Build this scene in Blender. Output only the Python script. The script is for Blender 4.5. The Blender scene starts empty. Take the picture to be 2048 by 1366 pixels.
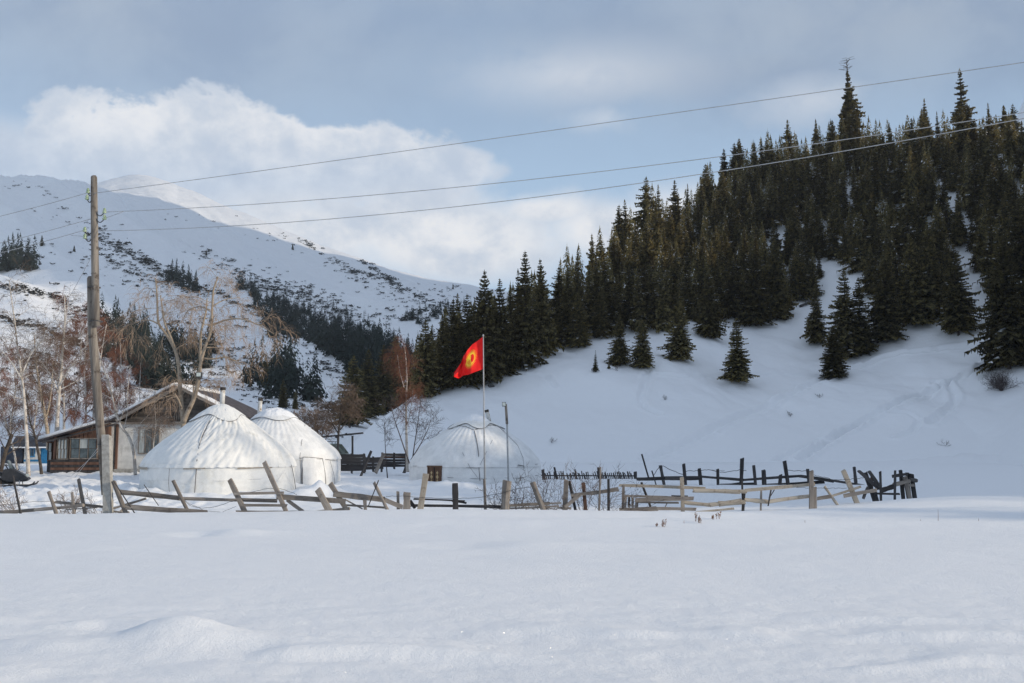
import bpy, math, random
import numpy as np
from mathutils import Vector, Matrix
R = math.radians
random.seed(7); np.random.seed(7)
SC = bpy.context.scene
COL = SC.collection
# ---------------------------------------------------------------- camera
F = 1991.0; ALPHA = math.atan(212/F); EYE = 1.7
CA, SA = math.cos(ALPHA), math.sin(ALPHA)
cam = bpy.data.cameras.new('camera'); camo = bpy.data.objects.new('camera', cam); COL.objects.link(camo)
camo.location = (0, 0, EYE); camo.rotation_euler = (math.pi/2+ALPHA, 0, 0)
cam.sensor_width = 36; cam.lens = 36*F/2048; cam.clip_start = .1; cam.clip_end = 20000
SC.camera = camo
# ---------------------------------------------------------------- light
SUN_AZ, SUN_EL = R(106), R(17)
SUN_DIR = Vector((math.sin(SUN_AZ)*math.cos(SUN_EL), math.cos(SUN_AZ)*math.cos(SUN_EL), math.sin(SUN_EL)))
sl = bpy.data.lights.new('sun', 'SUN'); so = bpy.data.objects.new('sun', sl); COL.objects.link(so)
sl.energy = 3.3; sl.angle = R(.55); sl.color = (1, .85, .65)
so.rotation_euler = SUN_DIR.to_track_quat('Z', 'Y').to_euler()
SC.view_settings.view_transform = 'Standard'; SC.view_settings.look = 'None'
SC.view_settings.exposure = 0.0; SC.view_settings.gamma = 1; SC.view_settings.use_curve_mapping = False
SC.cycles.use_denoising = True
SC.cycles.max_bounces = 6; SC.cycles.diffuse_bounces = 3; SC.cycles.volume_bounces = 0; SC.cycles.transparent_max_bounces = 8
def pdir(px, py):
    a = (px-1024)/F; b = (683-py)/F
    return a, CA-b*SA, SA+b*CA
def P(px, py, d):
    a, yy, zz = pdir(px, py); k = d/yy
    return Vector((a*k, d, EYE+zz*k))
# ---------------------------------------------------------------- world: nishita sky with clouds
W = bpy.data.worlds.new('World'); SC.world = W; W.use_nodes = True
wt = W.node_tree; wt.nodes.clear()
def N(t, typ, **kw):
    n = t.nodes.new(typ)
    for k, v in kw.items():
        if k.startswith('i_'): n.inputs[k[2:].replace('_', ' ')].default_value = v
        else: setattr(n, k, v)
    return n
def M2(t, op, a, b=None, c=None, clamp=False):
    n = t.nodes.new('ShaderNodeMath'); n.operation = op; n.use_clamp = clamp
    for i, v in enumerate((a, b, c)):
        if v is None: continue
        if isinstance(v, (int, float)): n.inputs[i].default_value = v
        else: t.links.new(v, n.inputs[i])
    return n.outputs[0]
def MIX(t, fac, a, b):
    n = t.nodes.new('ShaderNodeMix'); n.data_type = 'RGBA'
    for i, v in ((0, fac), (6, a), (7, b)):
        if isinstance(v, (int, float)): n.inputs[i].default_value = v
        elif isinstance(v, tuple): n.inputs[i].default_value = (*v, 1) if len(v) == 3 else v
        else: t.links.new(v, n.inputs[i])
    return n.outputs[2]
def SMOOTH(t, v, lo, hi, a=0., b=1.):
    n = t.nodes.new('ShaderNodeMapRange'); n.interpolation_type = 'SMOOTHSTEP'
    t.links.new(v, n.inputs[0])
    for i, x in zip((1, 2, 3, 4), (lo, hi, a, b)): n.inputs[i].default_value = x
    return n.outputs[0]
sky = N(wt, 'ShaderNodeTexSky', sky_type='NISHITA', sun_disc=False, sun_elevation=SUN_EL, sun_rotation=SUN_AZ, altitude=2200, air_density=1.0, dust_density=.6, ozone_density=1.0)
tc = N(wt, 'ShaderNodeTexCoord')
sep = N(wt, 'ShaderNodeSeparateXYZ'); wt.links.new(tc.outputs['Generated'], sep.inputs[0])
X, Y, Z = sep.outputs
def wnoise(scale, detail, rough, stretch=(1, 1, 1), dist=0.):
    mp = N(wt, 'ShaderNodeMapping'); mp.inputs['Scale'].default_value = stretch
    wt.links.new(tc.outputs['Generated'], mp.inputs[0])
    n = N(wt, 'ShaderNodeTexNoise', i_Scale=scale, i_Detail=detail, i_Roughness=rough, i_Distortion=dist)
    wt.links.new(mp.outputs[0], n.inputs['Vector']); return n.outputs[0]
n_big = wnoise(2.6, 5, .5, (1, 1, 2.2))
n_mid = wnoise(9, 8, .6, (1, 1, 1.3), .3)
n_fine = wnoise(28, 6, .6, (1, 1, 1.2))
front = SMOOTH(wt, Y, .25, .5)
def blob(px, py, rx, ry, lo=1.0, hi=.55, k=1.1):
    a, y, z = pdir(px, py); l = math.sqrt(a*a+y*y+z*z)
    dx = M2(wt, 'DIVIDE', M2(wt, 'SUBTRACT', X, a/l), rx/F)
    dz = M2(wt, 'DIVIDE', M2(wt, 'SUBTRACT', Z, z/l), ry/F)
    r = M2(wt, 'SQRT', M2(wt, 'ADD', M2(wt, 'MULTIPLY', dx, dx), M2(wt, 'MULTIPLY', dz, dz)))
    nn = M2(wt, 'MULTIPLY', M2(wt, 'SUBTRACT', M2(wt, 'ADD', M2(wt, 'MULTIPLY', n_mid, .75), M2(wt, 'MULTIPLY', n_fine, .25)), .5), k*2.2)
    return SMOOTH(wt, M2(wt, 'ADD', r, nn), lo, hi)
def umax(l):
    o = l[0]
    for x in l[1:]: o = M2(wt, 'MAXIMUM', o, x)
    return o
cumulus = umax([blob(300, 292, 185, 98, 1.0, .8), blob(480, 312, 240, 108, 1.0, .8), blob(690, 328, 210, 88, 1.0, .76), blob(870, 345, 150, 55, 1.05, .65), blob(60, 320, 260, 70, 1.15, .2, .8)])
bank = umax([blob(900, 480, 360, 105, 1.2, .4, .9), blob(1090, 420, 160, 45, 1.15, .3), blob(640, 460, 260, 80, 1.2, .3, .9), blob(1210, 460, 190, 75, 1.2, .3, .8), blob(1400, 420, 200, 60, 1.3, .2)])
wisps = M2(wt, 'MULTIPLY', umax([blob(1630, 200, 110, 40, 1.2, .0, 2.4), blob(1215, 238, 95, 34, 1.3, -.2, 2.4), blob(1150, 150, 260, 60, 1.4, .0, 1.2)]), .5)
veil = M2(wt, 'MULTIPLY', umax([blob(1750, 20, 900, 190, 1.35, .1, .5), blob(900, -80, 900, 130, 1.3, .0, .5), blob(250, 20, 800, 200, 1.5, -.2, .5), blob(1500, 130, 500, 80, 1.5, .0, .6)]), .8)
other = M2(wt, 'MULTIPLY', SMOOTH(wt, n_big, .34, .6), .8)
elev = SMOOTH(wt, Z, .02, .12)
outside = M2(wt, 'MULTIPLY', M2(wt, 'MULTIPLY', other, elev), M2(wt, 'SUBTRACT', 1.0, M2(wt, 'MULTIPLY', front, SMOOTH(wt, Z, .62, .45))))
shade = M2(wt, 'ADD', M2(wt, 'MULTIPLY', n_mid, .6), M2(wt, 'MULTIPLY', n_fine, .4))
ccol = MIX(wt, SMOOTH(wt, shade, .36, .62), (7.2, 8.0, 9.2), (11.4, 11.3, 11.3))
vcol = MIX(wt, SMOOTH(wt, n_mid, .3, .7), (3.2, 4.2, 5.9), (4.9, 5.7, 6.8))
base = MIX(wt, .7, sky.outputs[0], MIX(wt, SMOOTH(wt, Z, .2, .48), (6.6, 9.0, 11.8), (3.9, 5.5, 8.0)))
c1 = MIX(wt, M2(wt, 'MULTIPLY', front, veil), base, vcol)
c2 = MIX(wt, M2(wt, 'MULTIPLY', front, wisps), c1, ccol)
cumcol = MIX(wt, SMOOTH(wt, Z, .235, .315), MIX(wt, SMOOTH(wt, shade, .36, .62), (6.0, 7.1, 8.8), (8.0, 8.9, 10.2)), ccol)
c3a = MIX(wt, M2(wt, 'MULTIPLY', front, M2(wt, 'MULTIPLY', cumulus, .93)), c2, cumcol)
c3 = MIX(wt, M2(wt, 'MULTIPLY', front, M2(wt, 'MULTIPLY', bank, .93)), c3a, ccol)
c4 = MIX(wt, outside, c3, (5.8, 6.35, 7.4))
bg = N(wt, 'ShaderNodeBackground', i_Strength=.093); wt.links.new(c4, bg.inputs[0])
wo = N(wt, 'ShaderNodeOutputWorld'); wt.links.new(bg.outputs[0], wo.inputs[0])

# ---------------------------------------------------------------- materials
def new_mat(name):
    m = bpy.data.materials.new(name); m.use_nodes = True; t = m.node_tree
    return m, t, t.nodes['Principled BSDF']
def noise_mat(name, c1, c2, scale=6, rough=.85, bump=.3, bscale=None, stretch=(1, 1, 1), detail=6, rnd=.25, bdist=.02, lo=.35, hi=.65, spec=.2, c3=None, s3=2.):
    m, t, b = new_mat(name)
    tcn = N(t, 'ShaderNodeTexCoord'); mp = N(t, 'ShaderNodeMapping'); mp.inputs['Scale'].default_value = stretch
    t.links.new(tcn.outputs['Object'], mp.inputs[0])
    n = N(t, 'ShaderNodeTexNoise', i_Scale=scale, i_Detail=detail, i_Roughness=.65); t.links.new(mp.outputs[0], n.inputs['Vector'])
    col = MIX(t, SMOOTH(t, n.outputs[0], lo, hi), c1, c2)
    if c3:
        n3 = N(t, 'ShaderNodeTexNoise', i_Scale=s3, i_Detail=5, i_Roughness=.7); t.links.new(tcn.outputs['Object'], n3.inputs['Vector'])
        col = MIX(t, SMOOTH(t, n3.outputs[0], .52, .66), col, c3)
    if rnd:
        oi = N(t, 'ShaderNodeObjectInfo'); hs = N(t, 'ShaderNodeHueSaturation')
        t.links.new(M2(t, 'MULTIPLY_ADD', oi.outputs['Random'], 2*rnd, 1-rnd), hs.inputs['Value'])
        t.links.new(col, hs.inputs['Color']); col = hs.outputs[0]
    t.links.new(col, b.inputs['Base Color']); b.inputs['Roughness'].default_value = rough
    b.inputs['Specular IOR Level'].default_value = spec
    if bump:
        n2 = N(t, 'ShaderNodeTexNoise', i_Scale=bscale or scale*3, i_Detail=8, i_Roughness=.7); t.links.new(mp.outputs[0], n2.inputs['Vector'])
        bp = N(t, 'ShaderNodeBump', i_Strength=bump, i_Distance=bdist); t.links.new(n2.outputs[0], bp.inputs['Height']); t.links.new(bp.outputs[0], b.inputs['Normal'])
    return m
MAT = {}
def snow_mat(name, s1, d1, s2, d2, c=(.86, .875, .895), sparkle=False, k1=.6, k2=.5):
    m, t, b = new_mat(name)
    g = N(t, 'ShaderNodeNewGeometry')
    n1 = N(t, 'ShaderNodeTexNoise', i_Scale=s1, i_Detail=8, i_Roughness=.6); t.links.new(g.outputs['Position'], n1.inputs['Vector'])
    n2 = N(t, 'ShaderNodeTexNoise', i_Scale=s2, i_Detail=10, i_Roughness=.75); t.links.new(g.outputs['Position'], n2.inputs['Vector'])
    b1 = N(t, 'ShaderNodeBump', i_Strength=k1, i_Distance=d1); t.links.new(n1.outputs[0], b1.inputs['Height'])
    b2 = N(t, 'ShaderNodeBump', i_Strength=k2, i_Distance=d2); t.links.new(n2.outputs[0], b2.inputs['Height']); t.links.new(b1.outputs[0], b2.inputs['Normal'])
    t.links.new(b2.outputs[0], b.inputs['Normal'])
    col = MIX(t, n1.outputs[0], tuple(x*.965 for x in c), c)
    t.links.new(col, b.inputs['Base Color']); b.inputs['Roughness'].default_value = .75; b.inputs['Specular IOR Level'].default_value = .25
    if sparkle:   # single crystals that mirror the sun
        v = N(t, 'ShaderNodeTexVoronoi', i_Scale=15.); t.links.new(g.outputs['Position'], v.inputs['Vector'])
        s = N(t, 'ShaderNodeSeparateColor'); t.links.new(v.outputs['Color'], s.inputs[0])
        msk = M2(t, 'MULTIPLY', M2(t, 'LESS_THAN', v.outputs['Distance'], .04), M2(t, 'GREATER_THAN', s.outputs[0], .9))
        gl = N(t, 'ShaderNodeBsdfGlossy', i_Roughness=.35); gl.inputs[0].default_value = (1, 1, 1, 1)
        nr = N(t, 'ShaderNodeNormal'); 
        half = (SUN_DIR + Vector((0, -.97, .2))).normalized()
        cx = N(t, 'ShaderNodeCombineXYZ'); cx.inputs[0].default_value, cx.inputs[1].default_value, cx.inputs[2].default_value = half
        t.links.new(cx.outputs[0], gl.inputs['Normal'])
        mx = N(t, 'ShaderNodeMixShader'); t.links.new(msk, mx.inputs[0]); t.links.new(b.outputs[0], mx.inputs[1]); t.links.new(gl.outputs[0], mx.inputs[2])
        t.links.new(mx.outputs[0], t.nodes['Material Output'].inputs[0])
    return m
MAT['snow'] = snow_mat('snow', 1.1, .05, 24, .03, sparkle=True, k2=.55)
MAT['snow_hill'] = snow_mat('snow_hillside', .35, .35, 6, .05)
MAT['snow_mount'] = snow_mat('snow_mountain', .03, 7., .3, .9, k1=.9, c=(.92, .93, .945))
MAT['snow_lump'] = snow_mat('snow_lump', 5, .04, 40, .01)
MAT['canvas'] = noise_mat('canvas', (.74, .75, .74), (.84, .84, .82), 2.5, .8, .35, 30, rnd=0, bdist=.012, c3=(.68, .68, .65), s3=1.3)
MAT['canvas_snow'] = noise_mat('canvas_frosted', (.70, .71, .71), (.84, .845, .84), 1.6, .8, .5, 14, rnd=0, bdist=.03)
MAT['felt'] = noise_mat('felt', (.30, .27, .23), (.42, .37, .31), 8, .95, .4, rnd=0)
MAT['rope'] = noise_mat('rope', (.09, .09, .10), (.16, .15, .15), 20, .9, .2, rnd=0)
MAT['rope_pale'] = noise_mat('rope_pale', (.6, .6, .6), (.75, .74, .72), 20, .9, .2, rnd=0)
MAT['wood'] = noise_mat('weathered_wood', (.17, .15, .135), (.32, .285, .25), 5, .9, .7, 14, stretch=(1, 1, .12), rnd=.22, c3=(.10, .088, .08), s3=3)
MAT['gable_wood'] = noise_mat('gable_wood', (.085, .075, .068), (.185, .163, .142), 5, .9, .7, 14, stretch=(.12, 1, 1), rnd=.3, c3=(.05, .045, .042), s3=2)
MAT['wood_dark'] = noise_mat('dark_wood', (.035, .034, .036), (.085, .08, .08), 5, .9, .7, 14, stretch=(1, 1, .12), rnd=.25)
MAT['wood_pale'] = noise_mat('pale_wood', (.34, .295, .24), (.50, .445, .37), 5, .85, .6, 14, stretch=(1, 1, .12), rnd=.15, c3=(.2, .15, .11), s3=4)
MAT['wood_brown'] = noise_mat('brown_wood', (.11, .062, .045), (.19, .11, .08), 6, .85, .6, 16, stretch=(1, 1, .15), rnd=.2)
MAT['pole_wood'] = noise_mat('pole_wood', (.12, .105, .092), (.26, .232, .2), 7, .9, .9, 20, stretch=(1, 1, .08), rnd=.1, bdist=.03, c3=(.07, .055, .045), s3=3)
MAT['concrete'] = noise_mat('concrete', (.30, .29, .27), (.42, .41, .38), 9, .9, .5, 30, rnd=0, c3=(.24, .23, .21))
MAT['plaster'] = noise_mat('plaster', (.56, .56, .54), (.72, .71, .68), 2.5, .9, .3, 20, rnd=0, c3=(.5, .49, .46))
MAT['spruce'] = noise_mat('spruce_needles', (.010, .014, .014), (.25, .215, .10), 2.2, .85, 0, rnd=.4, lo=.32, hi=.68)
def leafy(m, k, tint):   # needles let light through: part of it leaves on the far side
    t = m.node_tree; b = t.nodes['Principled BSDF']; tr = N(t, 'ShaderNodeBsdfTranslucent'); mx = N(t, 'ShaderNodeMixShader'); mx.inputs[0].default_value = k
    src = b.inputs['Base Color'].links[0].from_socket; mu = t.nodes.new('ShaderNodeMix'); mu.data_type = 'RGBA'; mu.blend_type = 'MULTIPLY'; mu.inputs[0].default_value = 1
    t.links.new(src, mu.inputs[6]); mu.inputs[7].default_value = (*tint, 1); t.links.new(mu.outputs[2], tr.inputs[0])
    t.links.new(b.outputs[0], mx.inputs[1]); t.links.new(tr.outputs[0], mx.inputs[2]); t.links.new(mx.outputs[0], t.nodes['Material Output'].inputs[0])
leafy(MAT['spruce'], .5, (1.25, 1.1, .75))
MAT['spruce_far'] = noise_mat('spruce_needles_far', (.014, .022, .020), (.032, .042, .034), .12, .9, 0, rnd=0)
MAT['bark'] = noise_mat('bark', (.05, .042, .036), (.11, .09, .075), 6, .95, .5, rnd=.15)
MAT['birch'] = noise_mat('birch_bark', (.42, .37, .32), (.66, .62, .57), 3, .85, .4, stretch=(1, 1, .8), rnd=.1, c3=(.09, .075, .065), s3=5)
MAT['tan_bark'] = noise_mat('tan_bark', (.30, .24, .18), (.48, .40, .31), 4, .9, .5, rnd=.1, c3=(.16, .12, .09), s3=4)
MAT['twig_red'] = noise_mat('red_twigs', (.11, .046, .03), (.2, .092, .058), 2, .9, 0, rnd=.2)
MAT['twig_tan'] = noise_mat('tan_twigs', (.24, .17, .12), (.40, .30, .22), 2, .9, 0, rnd=.15)
MAT['twig_dark'] = noise_mat('dark_twigs', (.05, .042, .042), (.10, .08, .075), 2, .9, 0, rnd=.2)
MAT['twig_brown'] = noise_mat('brown_twigs', (.12, .085, .065), (.2, .15, .115), 2, .9, 0, rnd=.2)
MAT['scrub'] = noise_mat('scrub', (.02, .022, .022), (.05, .05, .046), .2, .95, 0, rnd=0)
MAT['rock'] = noise_mat('rock', (.06, .06, .065), (.13, .125, .12), 3, .9, .6, rnd=.1)
MAT['metal'] = noise_mat('grey_metal', (.28, .29, .30), (.40, .41, .42), 10, .5, .1, rnd=0, spec=.5)
MAT['dark_metal'] = noise_mat('dark_metal', (.03, .03, .032), (.06, .055, .055), 10, .5, .1, rnd=0, spec=.5)
MAT['pipe'] = noise_mat('stove_pipe', (.5, .5, .48), (.68, .67, .64), 6, .5, .1, rnd=0, spec=.5, c3=(.3, .22, .15), s3=4)
MAT['soot'] = noise_mat('soot', (.03, .028, .026), (.08, .065, .055), 9, .9, .2, rnd=0)
MAT['wire'] = noise_mat('wire', (.34, .34, .34), (.46, .46, .46), 3, .6, 0, rnd=0, spec=.4)
MAT['glass_green'] = noise_mat('insulator_glass', (.24, .34, .2), (.42, .5, .36), 9, .15, 0, rnd=0, spec=.6)
MAT['window'] = noise_mat('window_glass', (.035, .05, .055), (.12, .15, .16), 2, .12, 0, rnd=.3, spec=.6)
MAT['curtain'] = noise_mat('curtain', (.32, .36, .36), (.5, .53, .52), 3, .8, .3, stretch=(6, 1, .3), rnd=.1)
MAT['blue'] = noise_mat('blue_paint', (.02, .14, .30), (.04, .2, .38), 4, .7, .2, rnd=0)
MAT['roof'] = noise_mat('roof_sheet', (.05, .045, .05), (.10, .09, .095), 4, .8, .3, rnd=0)
MAT['roof_dark'] = noise_mat('dark_roof', (.04, .05, .07), (.07, .08, .1), 4, .8, .3, rnd=0)
MAT['red'] = noise_mat('red_cloth', (.72, .012, .012), (.80, .02, .018), 6, .7, .15, rnd=0)
MAT['yellow'] = noise_mat('yellow_cloth', (.85, .48, .03), (.9, .55, .05), 6, .7, 0, rnd=0)
MAT['car'] = noise_mat('car_paint', (.08, .11, .10), (.12, .15, .14), 2, .35, 0, rnd=0, spec=.5)
MAT['rubber'] = noise_mat('rubber', (.02, .02, .02), (.035, .035, .035), 9, .8, 0, rnd=0)
MAT['vinyl'] = noise_mat('black_vinyl', (.015, .015, .017), (.03, .03, .033), 9, .4, 0, rnd=0, spec=.5)
MAT['weed'] = noise_mat('dry_weed', (.16, .08, .05), (.3, .17, .1), 20, .9, 0, rnd=.2)
MAT['lamp_glass'] = noise_mat('lamp_glass', (.5, .55, .5), (.7, .72, .66), 9, .2, 0, rnd=0, spec=.6)
MAT['door_wood'] = noise_mat('door_wood', (.09, .05, .035), (.15, .09, .06), 6, .7, .3, stretch=(1, 1, .2), rnd=0)
MAT['ochre'] = noise_mat('ochre_paint', (.4, .3, .16), (.5, .38, .22), 6, .7, 0, rnd=0)

# ---------------------------------------------------------------- object helpers
def tag(o, label=None, cat=None, group=None, kind=None):
    if label: o['label'] = label
    if cat: o['category'] = cat
    if group: o['group'] = group
    if kind: o['kind'] = kind
    return o
def thing(name, loc, label, cat, group=None, rz=0):
    o = bpy.data.objects.new(name, None); COL.objects.link(o); o.location = loc; o.rotation_euler = (0, 0, rz); o.empty_display_size = .2
    return tag(o, label, cat, group)
class MB:
    def __init__(s): s.v = []; s.f = []; s.m = []
    def add(s, vs, fs, mi=0):
        n = len(s.v); s.v += [tuple(v) for v in vs]; s.f += [tuple(i+n for i in f) for f in fs]; s.m += [mi]*len(fs)
    def box(s, lo, hi, mat=None, mi=0):
        x0, y0, z0 = lo; x1, y1, z1 = hi
        vs = [Vector(p) for p in ((x0,y0,z0),(x1,y0,z0),(x1,y1,z0),(x0,y1,z0),(x0,y0,z1),(x1,y0,z1),(x1,y1,z1),(x0,y1,z1))]
        if mat: vs = [mat @ v for v in vs]
        s.add(vs, [(0,3,2,1),(4,5,6,7),(0,1,5,4),(1,2,6,5),(2,3,7,6),(3,0,4,7)], mi)
    def tube(s, pts, rad, n=6, cap=True, mi=0):
        pts = [Vector(p) for p in pts]
        if not hasattr(rad, '__len__'): rad = [rad]*len(pts)
        ref = None; rings = []
        for i, p in enumerate(pts):
            t = (pts[min(i+1, len(pts)-1)]-pts[max(i-1, 0)])
            if t.length < 1e-9: t = Vector((0, 0, 1))
            t.normalize()
            if ref is None:
                ref = Vector((1, 0, 0)) if abs(t.x) < .8 else Vector((0, 1, 0))
            a = ref - t*ref.dot(t)
            if a.length < 1e-6: a = t.orthogonal()
            a.normalize(); b = t.cross(a); ref = a
            rings.append([p+(a*math.cos(2*math.pi*k/n)+b*math.sin(2*math.pi*k/n))*rad[i] for k in range(n)])
        vs = [v for r in rings for v in r]
        fs = [(i*n+k, i*n+(k+1) % n, (i+1)*n+(k+1) % n, (i+1)*n+k) for i in range(len(pts)-1) for k in range(n)]
        if cap and n > 2: fs += [tuple(reversed(range(n))), tuple((len(pts)-1)*n+k for k in range(n))]
        s.add(vs, fs, mi)
    def mesh(s, name, mats, smooth=False):
        me = bpy.data.meshes.new(name); me.from_pydata(s.v, [], s.f)
        for m in (mats if isinstance(mats, (list, tuple)) else [mats]): me.materials.append(MAT[m] if isinstance(m, str) else m)
        if any(s.m): me.polygons.foreach_set('material_index', s.m)
        if smooth: me.polygons.foreach_set('use_smooth', [True]*len(s.f))
        me.update(); return me
    def build(s, name, mats, parent=None, smooth=False):
        o = bpy.data.objects.new(name, s.mesh(name, mats, smooth)); COL.objects.link(o)
        if parent is not None:
            o.parent = parent
        return o
def under(o, root):      # keep world placement when geometry was made in world coordinates
    bpy.context.view_layer.update()
    o.parent = root; o.matrix_parent_inverse = root.matrix_world.inverted(); return o
def local(o, root):      # shift world-space geometry of a mesh into the root's frame (root has no rotation)
    me = o.data; me.transform(Matrix.Translation(-Vector(root.location))); o.parent = root; return o
def grid_mesh(name, V, nu, nv, mat, parent=None, closed=False, smooth=True):
    V = np.asarray(V, dtype=np.float32).reshape(-1, 3)
    i = np.arange(nu-1 if not closed else nu); j = np.arange(nv-1)
    I, J = np.meshgrid(i, j, indexing='ij'); I2 = (I+1) % nu
    q = np.stack([I*nv+J, I2*nv+J, I2*nv+J+1, I*nv+J+1], -1).reshape(-1, 4).astype(np.int32)
    me = bpy.data.meshes.new(name); me.vertices.add(len(V)); me.vertices.foreach_set('co', V.ravel())
    me.loops.add(q.size); me.loops.foreach_set('vertex_index', q.ravel()); me.polygons.add(len(q))
    me.polygons.foreach_set('loop_start', np.arange(0, q.size, 4, dtype=np.int32))
    me.polygons.foreach_set('use_smooth', np.full(len(q), smooth)); me.update(calc_edges=True); me.validate()
    me.materials.append(MAT[mat]); o = bpy.data.objects.new(name, me); COL.objects.link(o)
    if parent is not None: o.parent = parent
    return o
# ---------------------------------------------------------------- numpy noise
_perm = np.random.RandomState(3).permutation(256); _perm = np.concatenate([_perm, _perm, _perm])
_ang = np.random.RandomState(5).rand(256)*2*np.pi; _gx, _gy = np.cos(_ang), np.sin(_ang)
def perlin(x, y):
    x = np.asarray(x, float); y = np.asarray(y, float)
    xi = np.floor(x).astype(int); yi = np.floor(y).astype(int); xf = x-xi; yf = y-yi
    xi &= 255; yi &= 255
    u = xf*xf*xf*(xf*(xf*6-15)+10); v = yf*yf*yf*(yf*(yf*6-15)+10)
    def g(a, b, dx, dy):
        h = _perm[_perm[a]+b]; return _gx[h]*dx+_gy[h]*dy
    n00 = g(xi, yi, xf, yf); n10 = g(xi+1, yi, xf-1, yf); n01 = g(xi, yi+1, xf, yf-1); n11 = g(xi+1, yi+1, xf-1, yf-1)
    return (n00*(1-u)+n10*u)*(1-v)+(n01*(1-u)+n11*u)*v
def fbm(x, y, o=4, g=.5):
    s = 0; a = 1; 
    for i in range(o): s = s+a*perlin(x*2**i+17.3*i, y*2**i-9.1*i); a *= g
    return s
def sstep(x, a, b):
    t = np.clip((x-a)/(b-a), 0, 1); return t*t*(3-2*t)
def smin(a, b, k): 
    h = np.clip(.5+.5*(b-a)/k, 0, 1); return b*(1-h)+a*h-k*h*(1-h)
def smax(a, b, k): return -smin(-a, -b, k)
def gau(x, y, cx, cy, sx, sy, rot=0):
    c, s = math.cos(rot), math.sin(rot); dx, dy = x-cx, y-cy
    return np.exp(-(((dx*c+dy*s)/sx)**2+((-dx*s+dy*c)/sy)**2))
# ---------------------------------------------------------------- terrain heights
def gx(px, d): return (px-1024)/F*d
def ground_z(x, y):
    x = np.asarray(x, float); y = np.asarray(y, float)
    z = .05*fbm(x/9, y/7, 3)+.012*fbm(x/1.3, y/.8, 3)
    z = z+.05*fbm(x/30+4, y/22, 2)*sstep(y, 12, 40)
    # foreground: low wind crests whose steep side faces the camera
    z = z+(1-sstep(y, 9, 16))*(.010*fbm(x/.22, y/.16, 3)+.02*fbm(x/.9+7, y/.35, 2))
    w = sstep(y, 6.2, 7.2)*(1-sstep(y, 9.5, 11.5))
    ph = y+.35*fbm(x/2.2, y/3, 3)+.05*x
    saw = (ph % 1.15)/1.15
    z = z+w*.075*(np.where(saw < .16, saw/.16, 1-(saw-.16)/.84))*sstep(fbm(x/1.7+5, y/1.1, 2), -.2, .35)
    z = z+.18*gau(x, y, gx(362, 8.9), 8.9, .52, .38)+.08*gau(x, y, gx(470, 8.8), 8.8, .7, .35)
    z = z+.055*gau(x, y, gx(660, 8.7), 8.75, .75, .2, .08)+.03*gau(x, y, gx(860, 8.6), 8.5, .8, .18, .08)
    z = z+.10*gau(x, y, gx(470, 20.2), 20.2, .9, .5)-.10*gau(x, y, gx(408, 20), 20, .45, .4)
    z = z-.06*gau(x, y, gx(930, 17.5), 17.5, .8, .5)+.07*gau(x, y, gx(1060, 17.6), 17.6, 1.1, .6)
    # crest along the fence line, yard lies lower behind
    edge = 25.6+.5*perlin(x/6, 0*x+3.)+.25*perlin(x/1.9, 0*x+8.)
    z = z+(.05+.08*np.exp(-((x+1)/5.)**2))*np.exp(-((y-edge)/2.2)**2)*(y < edge)+(.05+.08*np.exp(-((x+1)/5.)**2))*np.exp(-((y-edge)/.55)**2)*(y >= edge)
    z = z-.16*sstep(y, edge, edge+1.6)*(1-sstep(y, 31, 36))*(1-.8*sstep(x, 3, 9))
    # drifts on the right
    cr = 29.6-.10*(x-12)+.7*np.sin(x*.45)
    z = z+.40*sstep(x, 7.5, 14.5)*np.where(y < cr, np.exp(-((y-cr)/3.4)**2), np.exp(-((y-cr)/1.6)**2))
    z = z+.12*gau(x, y, 8.3, 26.6, 2.6, 1.0)-.10*gau(x, y, 4.5, 24.0, 4.2, .8, -.06)+.10*gau(x, y, 4.5, 22.6, 6, .8, -.05)
    # trampled yard, banks of shovelled snow
    yard = sstep(y, 27, 29)*(1-sstep(y, 60, 70))*(1-sstep(x, 2, 8))
    z = z+yard*(.13*fbm(x/1.1, y/1.3, 4)+.14*np.abs(fbm(x/.55+3, y/.8, 3)))*(.35+.9*sstep(-x, 8, 13))
    for (cx, cy, rr) in YC:
        r = np.hypot(x-cx, y-cy); z = z+.16*np.exp(-((r-rr-.35)/.5)**2)*(1+.8*fbm(x/.8, y/.8, 2))
    for (px, d, h, s) in ((645, 35.0, .38, .55), (668, 35.6, .25, .5), (600, 34.3, .2, .5), (700, 39, .25, .8), (770, 43, .3, 1.2), (870, 40.3, .12, .9), (905, 41, .16, .8), (930, 40.5, .15, .8), (1075, 41, .2, .8), (40, 34, .25, 1.5), (160, 36, .2, 1.2)):
        z = z+h*gau(x, y, gx(px, d), d, s*1.4, s)*(1+.5*fbm(x/.5, y/.5, 2))
    z = z+.42*sstep(y, 38, 49)*sstep(-x, 11.5, 16)+.1*sstep(y, 50, 62)*sstep(-x, 2, 6)
    z = z-.16*sstep(y, 70, 125)
    # ploughed bank at the foot of the hill
    z = z+sstep(x, 20, 42)*(.25+.9*np.exp(-((x-55)/7.)**2))*np.exp(-((y-119)/2.2)**2)*(1+.6*fbm(x/1.5, y/1.5, 3))
    return z
YC = [(gx(443, 38), 38, 2.8), (gx(552, 43.5), 43.5, 2.85), (gx(951, 46), 46, 3.0)]
_ps = [-400, 0, 11, 24, 36, 53, 83, 111, 138, 163, 400]
_pz = [-140, 0, 3.6, 8.0, 12.4, 18.8, 32, 47.9, 66, 82.6, 240]
_cu = [(px-1024)/F for px in (-2000, 640, 700, 760, 840, 900, 1000, 1100, 1200, 1320, 1460, 1640, 1800, 2048, 2300)]
_cz = [-6, -3, 1.5, 5.5, 11, 15, 20, 31, 43, 61, 76, 80, 75, 69, 66]
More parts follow.
